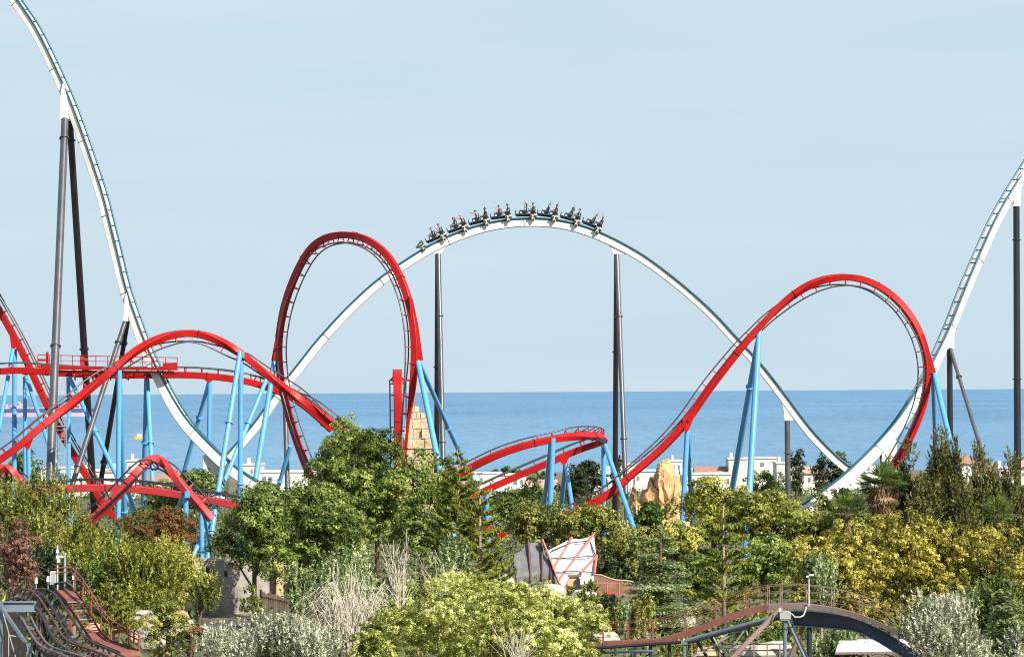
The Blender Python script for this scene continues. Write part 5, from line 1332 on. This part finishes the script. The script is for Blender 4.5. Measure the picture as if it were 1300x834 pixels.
def limbs(root, b, c, r, rng, rad, m, lobes=None, n=5):
    mb = MB()
    top = Vector((c[0], c[1], c[2]+r[2]*.25)) - b
    mid = Vector((top.x*.4+rng.uniform(-.2, .2), top.y*.4, top.z*.5))
    pts = [Vector((0, 0, -.2)), Vector((0, 0, top.z*.2)), mid, top]
    mb.tube(pts, [rad*1.25, rad, rad*.75, rad*.2], 10)
    for k in range(n):
        if lobes is not None and len(lobes) > 1:
            l = lobes[1+k % (len(lobes)-1)][0]
            e = Vector((c[0]+l[0], c[1]+l[1], c[2]+l[2]))-b
        else: e = top+Vector((rng.uniform(-1, 1)*r[0]*.7, rng.uniform(-1, 1)*r[1]*.7, 0))
        t = rng.uniform(.35, .7); s = Vector((top.x*t*.6, top.y*t*.6, top.z*t*.8))
        mb.tube([s, s.lerp(e, .5)+Vector((0, 0, .25)), e], [rad*.5, rad*.3, rad*.08], 6)
    o = mb.build('trunk', m, root, smooth='all'); o.matrix_parent_inverse = Matrix.Identity(4)
    return o

def put(name, me, root):
    o = bpy.data.objects.new(name, me); C.objects.link(o); o.parent = root; return o

def tree(kind, label, cx, top, bot, w, D, mk, seed, leaf=.13, lai=5.0, lobes=14, aspect=.55, clump=.55, depth=1.0, trunk=.22, name=None, cat='tree', up=.35, group=None, style=None, shell=.62, base=.42, bark=None, per=14):
    rng = np.random.default_rng(seed)
    b = base_of(cx, D); zt, zb, rx = box_of(cx, top, bot, w, D)
    rz = (zt-zb)/2; c = np.array([b.x, D, (zt+zb)/2]); r = np.array([rx, rx*depth, rz])
    t_ = thing(name or kind, b, label, cat, group)
    L_ = make_lobes(rng, r, lobes, base)
    area = math.pi*rx*rz
    st = style or ('broad' if kind in ('broadleaf_tree', 'round_shrub') else 'spray')
    if st == 'broad' and per == 14: per = 44
    cen, nor, tan, size, tone = foliage(rng, L_, leaf, lai, area, aspect, per, clump, st, up, shell)
    cen = cen + (c - np.array(b))[None]
    put('crown', leaf_mesh('crown', cen, nor, tan, size, aspect, tone, LM_[mk]), t_)
    limbs(t_, b, c, r, rng, trunk, bark or M_BARK, L_, 6)
    return t_
BT, SH_, FT = 'broadleaf_tree', 'round_shrub', 'feathery_shrub'

# --- far and middle distance, behind the red coaster
GB = 'trees behind the coasters'
far = [
 (BT, 'dark round tree behind the low red bend at the left edge', 22, 567, 660, 84, 425, 'deep', 11, dict(lobes=12)),
 (BT, 'dark green tree between the two blue column pairs left of the round tree', 246, 598, 668, 90, 372, 'deep', 12, dict()),
 (BT, 'low dark tree right of the thin vertical blue column', 345, 611, 670, 116, 371, 'deep', 13, dict()),
 (BT, 'small olive tree at the foot of the white track on the left', 205, 610, 660, 70, 374, 'olive', 14, dict()),
 (BT, 'tall narrow dark tree left half of the pair right of the helix columns', 727, 586, 650, 44, 440, 'dark', 15, dict(lobes=12)),
 (BT, 'taller dark tree right half of the pair right of the helix columns', 746, 577, 655, 46, 445, 'dark', 16, dict(lobes=12)),
 (BT, 'round dark green tree under the lower helix rail', 668, 606, 668, 92, 415, 'deep', 17, dict()),
 (BT, 'dark tree left of the helix columns, behind the pine', 632, 624, 690, 76, 405, 'deep', 18, dict()),
 (BT, 'bright green bush at the foot of the sandstone peak', 822, 637, 690, 66, 395, 'bright', 19, dict()),
 (BT, 'dark tree behind the thick bent blue column', 972, 592, 660, 66, 430, 'deep', 20, dict()),
 (BT, 'low grey green shrub under the lower end of the right loop', 765, 645, 690, 60, 400, 'deep', 21, dict()),
 (BT, 'dark thicket tree behind the red leaved shrub', 196, 648, 705, 140, 345, 'deep', 22, dict()),
 (BT, 'olive tree hiding the foot of the white valley', 1062, 612, 690, 80, 372, 'olive', 24, dict()),
 (BT, 'low hill tree far off under the helix', 640, 592, 612, 62, 900, 'bright', 25, dict(leaf=.4, clump=.7)),
 (BT, 'far dark clump beside the beach under the helix', 690, 598, 616, 50, 880, 'deep', 26, dict(leaf=.4, clump=.7)),
]
for k_, lb_, cx, tp, bo, ww, D_, mk, sd_, kw in far:
    tree(k_, lb_, cx, tp, bo, ww, D_, mk, sd_, group=GB, **{**dict(leaf=.17, lai=5.0, clump=.70), **kw})
# slim open trees near the white valley
for cx, tp, bo, ww, sd_, lb_ in ((1011, 551, 660, 26, 31, 'slim dark open tree touching the short grey column'), (1049, 566, 655, 44, 32, 'wispy dark tree behind the descending white track'), (1068, 563, 640, 30, 33, 'wispy tree top between the two white tracks'),
                                 (785, 568, 640, 18, 34, 'thin sprig of a tree behind the grey column pair')):
    tree('slender_tree', lb_, cx, tp, bo, ww, 450, 'dark', sd_, leaf=.17, lai=2.8, lobes=16, clump=.5, per=16, style='broad', base=.34, trunk=.14, group=GB, cat='tree', shell=.3)
# casuarinas at the right
GC = 'dark casuarinas on the right'
def casuarina(label, cx, top, bot, w, D, seed, spires=7, mk='casu'):
    rng = np.random.default_rng(seed)
    b = base_of(cx, D); zt, zb, rx = box_of(cx, top, bot, w, D)
    t_ = thing('casuarina_tree', b, label, 'tree', GC)
    L_ = []; H = zt-zb
    for k in range(spires):
        u = 0 if k == 0 else rng.uniform(-.75, .75); v = 0 if k == 0 else rng.uniform(-.6, .6)
        h = 1.0 if k == 0 else (1-.5*abs(u)**1.2)*rng.uniform(.66, .95)
        for j in range(6):
            f = (j+.5)/6; rr = rx*(.52 if spires > 3 else .75)*(1-f*.72)*rng.uniform(.75, 1.25)
            L_.append((np.array([u*rx*.8+rng.normal(0, .10)*rx, v*rx, zb-b.z+f*H*h]), np.array([rr, rr, H*h/6*.8])))
    cen, nor, tan, size, tone = foliage(rng, L_, .17, 11.0, rx*(zt-zb)*1.6, .30, 26, .42, 'spray', .5, .6)
    put('crown', leaf_mesh('crown', cen, nor, tan, size, .30, tone, LM_[mk]), t_)
    limbs(t_, b, np.array([b.x, D, (zt+zb)/2]), np.array([rx, rx, (zt-zb)/2]), rng, .2, M_BARK, None, 5)
for a in (('dark casuarina at the foot of the right loop', 1152, 576, 705, 62, 366, 41, 8), ('low dark casuarina right behind the tall palm crown', 1128, 596, 700, 46, 364, 48, 6), ('tallest brown green casuarina right of the blue double column', 1193, 556, 700, 78, 362, 42, 9), ('pointed single casuarina spire before the white house', 1241, 578, 700, 36, 366, 43, 3),
          ('broad brown casuarina at the far right column', 1284, 586, 705, 70, 360, 44, 8), ('casuarina between the pointed spire and the right edge', 1258, 600, 705, 48, 357, 45, 5), ('casuarina directly before the feet of the blue double column', 1214, 573, 700, 46, 356, 49, 5), ('low feathery casuarina right of the tall palm', 1168, 622, 700, 70, 350, 46, 8), ('low dark casuarina filling in below the pointed spire', 1222, 618, 705, 60, 352, 47, 7)):
    casuarina(*a)

# --- middle trees
GMID = 'trees in the middle of the park'
mid_ = [
 (BT, 'tall broad green tree before the tall red loop, the biggest crown of all', 478, 528, 712, 226, 332, 'green', 51, dict(lobes=26, lai=6.2, base=.30)),
 (BT, 'tree top rising highest of all, just right of the red hill end', 434, 523, 640, 92, 338, 'green', 52, dict(lobes=14)),
 (BT, 'bright dome shaped tree with a visible dark trunk before the stone wall', 322, 610, 756, 124, 276, 'green', 53, dict(lobes=26, lai=7, depth=.9, leaf=.115, clump=.5, base=.33)),
 (BT, 'wide bright green tree joined to the dome shaped one, on its right', 416, 604, 752, 160, 286, 'green', 54, dict(lobes=30, lai=7, leaf=.115, clump=.5, base=.33)),
 (BT, 'dark low tree in shade left of the araucaria', 534, 640, 722, 90, 322, 'deep', 55, dict()),
 (BT, 'olive tree left of the white tent, below the helix columns', 684, 634, 722, 100, 342, 'olive', 56, dict(lobes=18)),
 (BT, 'olive tree right behind the tip of the white tent', 756, 636, 735, 110, 340, 'olive', 57, dict(lobes=18)),
 (BT, 'dark olive tree between the white tent and the cedar', 806, 668, 748, 90, 328, 'olive', 58, dict(lobes=16)),
 (BT, 'yellow olive dome tree right of the sandstone peak', 906, 604, 708, 122, 352, 'yolive', 59, dict(lobes=20, lai=5.5)),
 (BT, 'yellow olive tree with two crowns below the thick blue columns', 980, 618, 712, 118, 348, 'yolive', 60, dict(lobes=18)),
 (BT, 'yellow olive low tree behind the cedar', 862, 660, 742, 84, 330, 'yolive', 61, dict(lobes=14)),
 (BT, 'green tree behind the araucaria with the pale trunk', 978, 672, 775, 110, 300, 'green', 62, dict(lobes=16)),
 (BT, 'dark green tree left of the araucaria with the pale trunk', 880, 700, 780, 80, 296, 'deep', 63, dict(lobes=14)),
 (BT, 'bright yellow plane tree, the left one above the bridge crown', 1056, 662, 815, 152, 262, 'yellow', 64, dict(lobes=26, lai=5.6, leaf=.115, clump=.46)),
 (BT, 'broad yellow plane tree, the tall one right of the palms', 1158, 638, 815, 176, 268, 'yellow', 65, dict(lobes=34, lai=5.8, leaf=.115, clump=.46, base=.34)),
 (BT, 'bright yellow plane tree at the right edge', 1266, 662, 796, 140, 270, 'yellow', 66, dict(lobes=22, lai=5.6, leaf=.115, clump=.46)),
 (BT, 'olive tree between the two palms and the bridge tree', 1088, 640, 700, 70, 335, 'yolive', 67, dict()),
 (BT, 'olive tree below the lower end of the white valley, left of the small palm', 1026, 640, 730, 90, 344, 'olive', 70, dict(lobes=18)),
 (BT, 'dark green tree filling the gap behind the plank fence', 372, 690, 772, 70, 292, 'deep', 106, dict(lobes=14)),
 (BT, 'dark green tree low behind the net tent', 735, 690, 760, 150, 326, 'dark', 68, dict(lobes=14)),
 (BT, 'dark low tree under the stone ruin', 560, 596, 680, 70, 345, 'green', 69, dict(lobes=12)),
]
for k_, lb_, cx, tp, bo, ww, D_, mk, sd_, kw in mid_:
    tree(k_, lb_, cx, tp, bo, ww, D_, mk, sd_, group=GMID, **{**dict(leaf=.135, lai=5.6, clump=.58, base=.36), **kw})
GL = 'shrubs on the left slope'
left = [
 (FT, 'large feathery olive shrub at the left edge under the red bend', 42, 604, 742, 124, 262, 'olive', 71, dict(lobes=26, leaf=.125, lai=6.5)),
 (FT, 'feathery yellow green shrub joining the large one, right of it', 112, 668, 770, 100, 256, 'yolive', 72, dict(lobes=18, leaf=.125, lai=6)),
 (FT, 'tall upright green shrub with pale shoot tips above the catwalk', 192, 690, 800, 132, 246, 'yolive', 73, dict(lobes=26, leaf=.12, lai=6.5, base=.34)),
 (FT, 'dark green shrub between catwalk mast and the upright shrub', 142, 698, 800, 96, 250, 'green', 74, dict(lobes=16, leaf=.125, lai=6)),
 (SH_, 'shrub with red leaf tips below the flat red curve', 204, 643, 716, 122, 318, 'red', 75, dict(lobes=20, leaf=.125, lai=6, clump=.42)),
 (FT, 'feathery green shrub at the foot of the stone wall', 252, 730, 790, 56, 268, 'olive', 76, dict(lobes=10, leaf=.16)),
 (FT, 'dark shaded shrub behind the mine train hill', 52, 702, 790, 120, 226, 'dark', 77, dict(lobes=14, leaf=.17, lai=6)),
 (SH_, 'low olive shrub between the rocks at bottom left', 212, 758, 850, 70, 190, 'olive', 78, dict(lobes=16, leaf=.085, lai=3.6, clump=.26)),
 (SH_, 'small red tinged shrub right of the slanted pale rock', 242, 788, 850, 36, 196, 'red', 79, dict(lobes=10, leaf=.08, lai=3, clump=.24)),
]
for k_, lb_, cx, tp, bo, ww, D_, mk, sd_, kw in left:
    tree(k_, lb_, cx, tp, bo, ww, D_, mk, sd_, group=GL, cat='shrub', trunk=.14, **{**dict(lai=4.6, clump=.30, aspect=.34, up=.55), **kw})
# little red blossoms seen in the biggest tree
# --- foreground
GF = 'foreground trees and shrubs'
fore = [
 (FT, 'big yellow lime tree with fine leaves filling the bottom centre', 612, 706, 900, 326, 140, 'lime', 81, dict(lobes=90, leaf=.052, lai=5.2, clump=.17, base=.22, aspect=.45, up=.45, style='broad')),
 (FT, 'yellow lime tree lobe right of the bottom centre tree, reaching the bridge start', 718, 738, 890, 120, 146, 'lime', 82, dict(lobes=40, leaf=.052, lai=4.4, clump=.17, base=.26, aspect=.45, style='broad')),
 (FT, 'yellow lime shrub low left of the big lime tree, beside the weeping branches', 486, 764, 890, 96, 147, 'lime', 101, dict(lobes=26, leaf=.055, lai=4.6, clump=.17, base=.30, aspect=.45, style='broad')),
 (FT, 'lime green bush between the bare twigs, behind the lime tree', 530, 724, 820, 90, 176, 'lime', 102, dict(lobes=18, leaf=.075, lai=4.2, clump=.26, base=.33, aspect=.45, style='broad')),
 (FT, 'silvery white leaved shrub at the bottom left of centre', 326, 770, 890, 196, 150, 'silver', 83, dict(lobes=34, leaf=.078, lai=4.0, clump=.18, base=.3, aspect=.42, up=.6)),
 (FT, 'silvery shrub under the bare weeping branches', 408, 796, 880, 110, 148, 'silver', 84, dict(lobes=16, leaf=.075, lai=3.4, clump=.18, aspect=.42)),
 (FT, 'round silvery white shrub at the right end of the bridge', 1196, 758, 880, 130, 158, 'silver', 85, dict(lobes=24, leaf=.085, lai=4.4, clump=.2, base=.33, aspect=.42, up=.6)),
 (FT, 'dark green shrub with silver fringe at the lower right corner', 1270, 738, 880, 100, 170, 'deep', 86, dict(lobes=18, leaf=.10, lai=5, clump=.22)),
 (FT, 'silvery fringe shrub behind the dark corner shrub', 1238, 742, 800, 60, 180, 'sgreen', 87, dict(lobes=12, leaf=.10, lai=3, clump=.2)),
 (FT, 'small silvery shrub in the lower right corner', 1290, 798, 880, 44, 152, 'silver', 88, dict(lobes=10, leaf=.085, lai=4, clump=.18)),
 (FT, 'columnar silver green poplar right of the plank fence', 379, 714, 800, 46, 228, 'sgreen', 89, dict(lobes=14, leaf=.13, lai=4.5, clump=.22, up=.9)),
 (FT, 'pale green poplar shoots behind the bridge crown', 1042, 700, 790, 60, 236, 'sgreen', 90, dict(lobes=12, leaf=.13, lai=3.2, clump=.24, up=.9)),
 (FT, 'pale green bush behind the bare twigs left of the araucarias', 566, 686, 760, 62, 214, 'sgreen', 91, dict(lobes=12, leaf=.13, lai=4, clump=.22)),
 (FT, 'green bush mixed into the weeping branches', 430, 704, 850, 110, 166, 'sgreen', 92, dict(lobes=26, leaf=.085, lai=4.2, clump=.24)),
 (FT, 'green poplar under the bridge girder', 1060, 792, 880, 70, 232, 'sgreen', 93, dict(lobes=12, leaf=.13, lai=4, up=.9)),
 (FT, 'yellow green bush under the bridge beam on the left', 878, 806, 880, 110, 236, 'yolive', 94, dict(lobes=14, leaf=.14, lai=4)),
 (FT, 'green bush behind the access stair', 970, 775, 850, 110, 250, 'green', 95, dict(lobes=14, leaf=.15, lai=4.4)),
 (FT, 'yellow green bush behind the bridge, below the yellow plane trees', 1110, 770, 850, 100, 258, 'yellow', 96, dict(lobes=14, leaf=.17, lai=4.4)),
 (FT, 'olive brown young conifer left of the cedar front', 806, 758, 830, 26, 232, 'olive', 97, dict(lobes=8, leaf=.12, lai=4, up=1)),
 (FT, 'olive brown young conifer in front of the cedar', 820, 752, 830, 24, 230, 'olive', 98, dict(lobes=8, leaf=.12, lai=4, up=1)),
 (FT, 'small olive conifer at the left end of the bridge railing', 780, 764, 830, 24, 234, 'olive', 99, dict(lobes=8, leaf=.12, lai=4, up=1)),
 (FT, 'pale green sapling between the young conifers', 793, 762, 830, 18, 231, 'sgreen', 100, dict(lobes=7, leaf=.11, lai=3, up=1)),
]
for k_, lb_, cx, tp, bo, ww, D_, mk, sd_, kw in fore:
    tree(k_, lb_, cx, tp, bo, ww, D_, mk, sd_, group=GF, cat='shrub' if 'shrub' in lb_ or 'bush' in lb_ else 'tree', name='shrub' if ('shrub' in lb_ or 'bush' in lb_) else 'small_tree', trunk=.09, bark=M_BARKP, **{**dict(clump=.22, aspect=.40, up=.5, depth=.9), **kw})

# --- bare branching trees
def twigs(label, cx, top, bot, w, D, seed, n, m, droop=.0, r0=.022, name='bare_shrub', cat='shrub', bend=.4):
    rng = random.Random(seed); b = base_of(cx, D); zt, zb, rx = box_of(cx, top, bot, w, D)
    t_ = thing(name, b, label, cat, GF)
    mb = MB(); zb -= b.z; zt -= b.z
    for k in range(n):
        x0 = rng.gauss(0, .18)*rx; y0 = rng.gauss(0, .2)*rx
        h = zt-zb; ang = rng.uniform(-1, 1)
        top_h = h*rng.uniform(.55, 1.0)*(1-.25*abs(ang))
        pts = []; x, y = x0, y0
        for j in range(7):
            f = j/6.0
            xx = x0 + ang*rx*(f**(1.0+bend))*.95 + rng.gauss(0, .03)*rx
            yy = y0 + rng.uniform(-.05, .05)*rx + (k % 7-3)*.12*f*rx*.5
            z = zb + top_h*(math.sin(min(1, f*1.15)*math.pi/2) - droop*max(0, f-.55)**1.4*1.7)
            pts.append(Vector((xx, yy, z)))
        r = r0*rng.uniform(.7, 1.3)
        mb.tube(pts, [r*(1.15-.9*j/6) for j in range(7)], 5)
        for q in range(3):
            j = rng.randint(2, 5); s = pts[j]; l = rng.uniform(.4, 1.1)
            d = Vector((rng.uniform(-.5, .5)+ang*.3, rng.uniform(-.3, .3), .8-droop*1.6+rng.uniform(-.3, .3)))
            mb.tube([s, s+d*l*.5, s+d*l+Vector((0, 0, -.3*droop))], [r*.6, r*.45, r*.15], 4)
    o = mb.build('branches', m, t_, smooth='all', recalc=False); o.matrix_parent_inverse = Matrix.Identity(4)
    tr_ = MB(); tr_.tube([(0, 0, -.2), (0, 0, zb*.6), (rng.uniform(-.2, .2), 0, zb+.3)], [.16, .12, .06], 8); o = tr_.build('trunk', m, t_, smooth='all'); o.matrix_parent_inverse = Matrix.Identity(4)
twigs('pale bare weeping tree with long drooping branches left of the lime tree', 444, 690, 850, 138, 158, 201, 120, M_TWIG, .75, .020, 'weeping_tree', 'tree', .3)
twigs('pale bare upright twigs right of the weeping tree', 505, 684, 800, 56, 168, 202, 22, M_TWIG, .0, .020)
twigs('pale bare twig clump above the lime tree crown', 560, 700, 800, 90, 166, 203, 22, M_TWIG, .05, .016)
twigs('brown dead twiggy shrub at the left edge', 22, 658, 790, 74, 218, 204, 46, M_TWIGB, .2, .022, bend=.5)
twigs('few bare stems in the lower part of the lime tree', 655, 790, 870, 60, 134, 205, 24, M_TWIG, .0, .014)
tree(SH_, 'purple brown half dead shrub at the left edge in front of the olive one', 18, 660, 770, 70, 216, 'rust', 210, leaf=.09, lai=3.4, lobes=16, clump=.34, cat='shrub', group=GL, trunk=.1)

# --- araucarias
def araucaria(label, cx, top, bot, w, D, seed, whorls, mk='arau', arms=6, droop=.12, lift=.25):
    rng = np.random.default_rng(seed); b = base_of(cx, D); zt, zb, rx = box_of(cx, top, bot, w, D)
    H = zt-b.z; zb -= b.z
    t_ = thing('araucaria_tree', b, label, 'tree', 'araucarias')
    mb = MB(); mb.tube([(0, 0, -.2), (0, 0, H*.5), (0, 0, H*.97)], [.20, .13, .03], 10)
    CE, NO, TA, SZ, TO = [], [], [], [], []
    for k in range(whorls):
        f = k/(whorls-1.0); z = zb + (H-zb)*(f**.92)*.97
        ln = rx*(1-f)**.75*.98 + .25
        a0 = rng.uniform(0, 6.28)
        for q in range(arms):
            a = a0 + 2*math.pi*q/arms + rng.normal(0, .08); l = ln*rng.uniform(.82, 1.05)
            d = np.array([math.cos(a), math.sin(a), 0])
            tt = np.linspace(0, 1, 8)
            pts = [d*l*t + np.array([0, 0, z + l*(lift*t*t - droop*math.sin(t*3.1))]) for t in tt]
            mb.tube([Vector(p) for p in pts], [.045*(1-.75*t) for t in tt], 5, caps=False)
            nl = int(120*l+30); t = rng.random(nl)**.7*.86+.14
            base = d[None]*(l*t)[:, None]; base[:, 2] = z + l*(lift*t*t - droop*np.sin(t*3.1))
            side = np.array([-d[1], d[0], 0]); s = rng.choice([-1, 1], nl)*rng.random(nl)
            ln_ = rng.uniform(.16, .30, nl)*np.minimum(1, l/1.6)*(.65+.6*np.sin(np.clip(t, 0, 1)*2.6))
            tg = unit(np.array([0, 0, 1.0])+d[None]*.55+side[None]*(s*1.1)[:, None]+rng.normal(size=(nl, 3))*.12)
            CE.append(base + tg*(ln_*.9)[:, None]); TA.append(tg)
            NO.append(rng.normal(size=(nl, 3))*.6+side[None]*.5-d[None]*.2); SZ.append(ln_); TO.append(.48+rng.normal(0, .15, nl)+rng.normal(0, .1))
    o = mb.build('trunk', M_BARKP, t_, smooth='all', recalc=False); o.matrix_parent_inverse = Matrix.Identity(4)
    put('crown', leaf_mesh('crown', np.concatenate(CE), np.concatenate(NO), np.concatenate(TA), np.concatenate(SZ), .22, np.concatenate(TO), LM_[mk]), t_)
araucaria('araucaria with a dark pointed top reaching the sea line, left of its neighbour', 581, 563, 722, 92, 306, 301, 15)
araucaria('araucaria with a thin pale trunk right beside the pointed one', 609, 597, 738, 84, 294, 302, 11, arms=5)
araucaria('symmetrical araucaria with a pale trunk behind the bridge railing', 918, 636, 790, 112, 258, 303, 9, arms=5, droop=-.10, lift=.28)
araucaria('small yellow green pine beside the camera mast', 92, 706, 770, 60, 232, 304, 7, 'pine')
araucaria('layered young pine behind the catwalk railing', 141, 734, 800, 66, 214, 305, 7, 'pine')
araucaria('young pine at the lower left of the twin araucarias', 545, 700, 760, 40, 240, 306, 6, 'pine')

# --- cedar with flat layers
def cedar(label, cx, top, bot, w, D, seed, layers, mk='cedar'):
    rng = np.random.default_rng(seed); b = base_of(cx, D); zt, zb, rx = box_of(cx, top, bot, w, D); H = zt-b.z; zb -= b.z
    t_ = thing('cedar_tree', b, label, 'tree')
    mb = MB(); mb.tube([(0, 0, -.2), (0, 0, H*.6), (.05, 0, H)], [.22, .13, .025], 10)
    CE, NO, TA, SZ, TO = [], [], [], [], []
    for k in range(layers):
        f = k/(layers-1.0); z = zb+(H-zb)*f*.97; ln = rx*(1-f)**.7+.2
        for q in range(5):
            a = rng.uniform(0, 6.28); l = ln*rng.uniform(.6, 1.08); d = np.array([math.cos(a), math.sin(a), 0]); side = np.array([-d[1], d[0], 0])
            zz = z+rng.normal(0, .18)
            mb.tube([Vector((0, 0, zz-.2)), Vector(d*l*.5+np.array([0, 0, zz])), Vector(d*l+np.array([0, 0, zz-.12]))], [.05, .035, .01], 5, caps=False)
            nl = int(260*l+60); t = rng.random(nl)**.6; s = rng.normal(0, 1, nl)
            p = d[None]*(l*t)[:, None] + side[None]*(s*l*.24*(.35+np.sin(t*2.8)))[:, None]
            p[:, 2] = zz + rng.normal(0, .07, nl) - .12*t*t + .05
            CE.append(p); NO.append(np.array([0, 0, 1.0])+rng.normal(size=(nl, 3))*.35); TA.append(d[None]+rng.normal(size=(nl, 3))*.6); SZ.append(rng.uniform(.08, .16, nl)); TO.append(.55+rng.normal(0, .18)*np.ones(nl)*.6+rng.normal(0, .14, nl))
    o = mb.build('trunk', M_BARK, t_, smooth='all', recalc=False); o.matrix_parent_inverse = Matrix.Identity(4)
    put('crown', leaf_mesh('crown', np.concatenate(CE), np.concatenate(NO), np.concatenate(TA), np.concatenate(SZ), .5, np.concatenate(TO), LM_[mk]), t_)
cedar('blue green cedar with flat layered branches right of the white tent', 838, 672, 798, 124, 246, 311, 10)
cedar('small layered cedar left of the big cedar, before the board fence', 776, 758, 800, 50, 250, 312, 5)
cedar('dark layered conifer in the lower right corner shrubs', 1276, 742, 850, 86, 164, 313, 9)
# clipped cloud trees
def cloud_tree(label, cx, D, pads, seed, mk='pine'):
    rng = np.random.default_rng(seed); b = base_of(cx, D); t_ = thing('clipped_pine', b, label, 'tree', 'clipped pines')
    mb = MB(); zt = P(cx, pads[0][1], D).z-b.z
    mb.tube([(0, 0, -.1), (.08, 0, zt*.5), (0, 0, zt)], [.10, .08, .05], 8); o = mb.build('trunk', M_BARK, t_, smooth='all'); o.matrix_parent_inverse = Matrix.Identity(4)
    for px, py, w in pads:
        q = P(px, py, D)-b; r = w/2/F*D
        cen, nor, tan, size, tone = foliage(rng, [(np.array([q.x, q.y*0, q.z]), np.array([r, r, r*.45]))], .13, 6, math.pi*r*r*.6, .4, 10, .12, 'spray', .6, .5)
        put('foliage_pad', leaf_mesh('foliage_pad', cen, nor, tan, size, .4, tone, LM_[mk]), t_)
cloud_tree('clipped pine with three foliage pads on the dark flower bed', 319, 266, [(318, 752, 15), (319, 767, 26), (312, 776, 18), (327, 776, 20)], 321)
cloud_tree('clipped pine with flat pads beside the orange boulders', 748, 290, [(750, 744, 15), (747, 750, 20), (740, 758, 16), (752, 764, 26), (744, 768, 20)], 322)
cloud_tree('clipped pine right of the tan hut', 724, 300, [(724, 750, 14), (727, 756, 18), (722, 757, 10)], 323)
cloud_tree('clipped pine low before the orange boulders', 770, 286, [(768, 762, 18), (774, 768, 26), (764, 772, 18)], 324)

# --- palms
def palm(label, cx, cy, D, rp, seed, skirt):
    rng = np.random.default_rng(seed); c = P(cx, cy, D); b = Vector((c.x, D, gz(D))); h = c.z-b.z; r = rp/F*D
    t_ = thing('fan_palm', b, label, 'palm', 'fan palms')
    mb = MB(); mb.tube([(0, 0, -.2), (0, 0, h*.6), (0, 0, h)], [.36, .30, .24], 12); o = mb.build('trunk', M_BARK, t_, smooth='all'); o.matrix_parent_inverse = Matrix.Identity(4)
    def fans(n, lo, hi, mk, nm, rr, droop=0.0, zoff=0.0, zspan=0):
        CE, NO, TA, SZ, TO = [], [], [], [], []; st = MB()
        for k in range(n):
            a = rng.uniform(0, 6.28); el = rng.uniform(lo, hi); d = np.array([math.cos(a)*math.cos(el), math.sin(a)*math.cos(el), math.sin(el)])
            o0 = np.array([0, 0, h+zoff-rng.random()*zspan]); l = r*rr*rng.uniform(.45, .6); hub = o0+d*l
            st.tube([Vector(o0), Vector(hub)], .03, 4, caps=False)
            side = unit(np.cross(d, [0, 0, 1.0])+1e-6); up_ = np.cross(side, d)
            m_ = 16; th = np.linspace(-1.25, 1.25, m_)
            dirs = d[None]*np.cos(th)[:, None]+side[None]*np.sin(th)[:, None] + np.array([0, 0, -droop])[None]; dirs = unit(dirs)
            bl = r*rr*rng.uniform(.38, .5)
            CE.append(hub[None]+dirs*bl); TA.append(dirs); NO.append(np.tile(up_, (m_, 1))+rng.normal(size=(m_, 3))*.15); SZ.append(np.full(m_, bl)); TO.append(rng.normal(.5, .2)+rng.normal(0, .08, m_))
        put(nm, leaf_mesh(nm, np.concatenate(CE), np.concatenate(NO), np.concatenate(TA), np.concatenate(SZ), .085, np.concatenate(TO), LM_[mk]), t_)
        o = st.build('leaf_stalks', M_BARKP, t_, recalc=False); o.matrix_parent_inverse = Matrix.Identity(4)
    fans(30, -.35, 1.45, 'palm', 'fronds', 1.0)
    if skirt:
        fans(30, -1.1, -.30, 'skirt', 'dead_fronds', .85, .6, -.1, .6)
        n = 1500; f = rng.random(n); a = rng.uniform(0, 6.28, n); Ht = r*1.75
        rad = r*(.78-.50*f)*rng.uniform(.55, 1.05, n)*(1+.18*np.sin(a*3+1))
        o_ = np.stack([np.cos(a), np.sin(a), np.zeros(n)], 1)
        cen = o_*rad[:, None]; cen[:, 2] = h-.25-f*Ht*rng.uniform(.75, 1.0, n)
        put('dead_skirt', leaf_mesh('dead_skirt', cen, o_+rng.normal(size=(n, 3))*.35, o_*.35+np.array([0, 0, -1.0])+rng.normal(size=(n, 3))*.22, rng.uniform(.28, .6, n), .12, .48+rng.normal(0, .2, n), LM_['skirt']), t_)
palm('tall fan palm with a thick brown skirt of dead fronds below the right loop', 1119, 618, 338, 27, 331, True)
palm('small green fan palm low left of the tall palm', 1076, 652, 330, 22, 332, False)
palm('pale green palm fronds among the casuarinas at the right edge', 1264, 654, 330, 20, 333, False)

# --- ground cover: countless low plants between the trees
rng = np.random.default_rng(77)
n = 90000
yv = rng.uniform(225, 640, n); xv = (rng.uniform(-40, 1340, n)-HX)/F*yv
hv = rng.random(n)**1.5*1.3
cen = np.stack([xv, yv, np.array([gz(float(y)) for y in yv])+hv], 1)
keep = ~((np.abs(xv-P(305, 780, 262).x) < 3.6) & (yv > 238) & (yv < 284)) & ~((np.abs(xv-P(730, 750, 305).x) < 6) & (yv > 285) & (yv < 318))
cen = cen[keep]; n = len(cen)
me = leaf_mesh('undergrowth', cen, rng.normal(size=(n, 3))+np.array([0, 0, .6]), rng.normal(size=(n, 3))+np.array([0, 0, 1.0]), rng.uniform(.14, .34, n), .4, .38+rng.normal(0, .2, n), LM_['deep'])
o = link('undergrowth', me); o['kind'] = 'stuff'
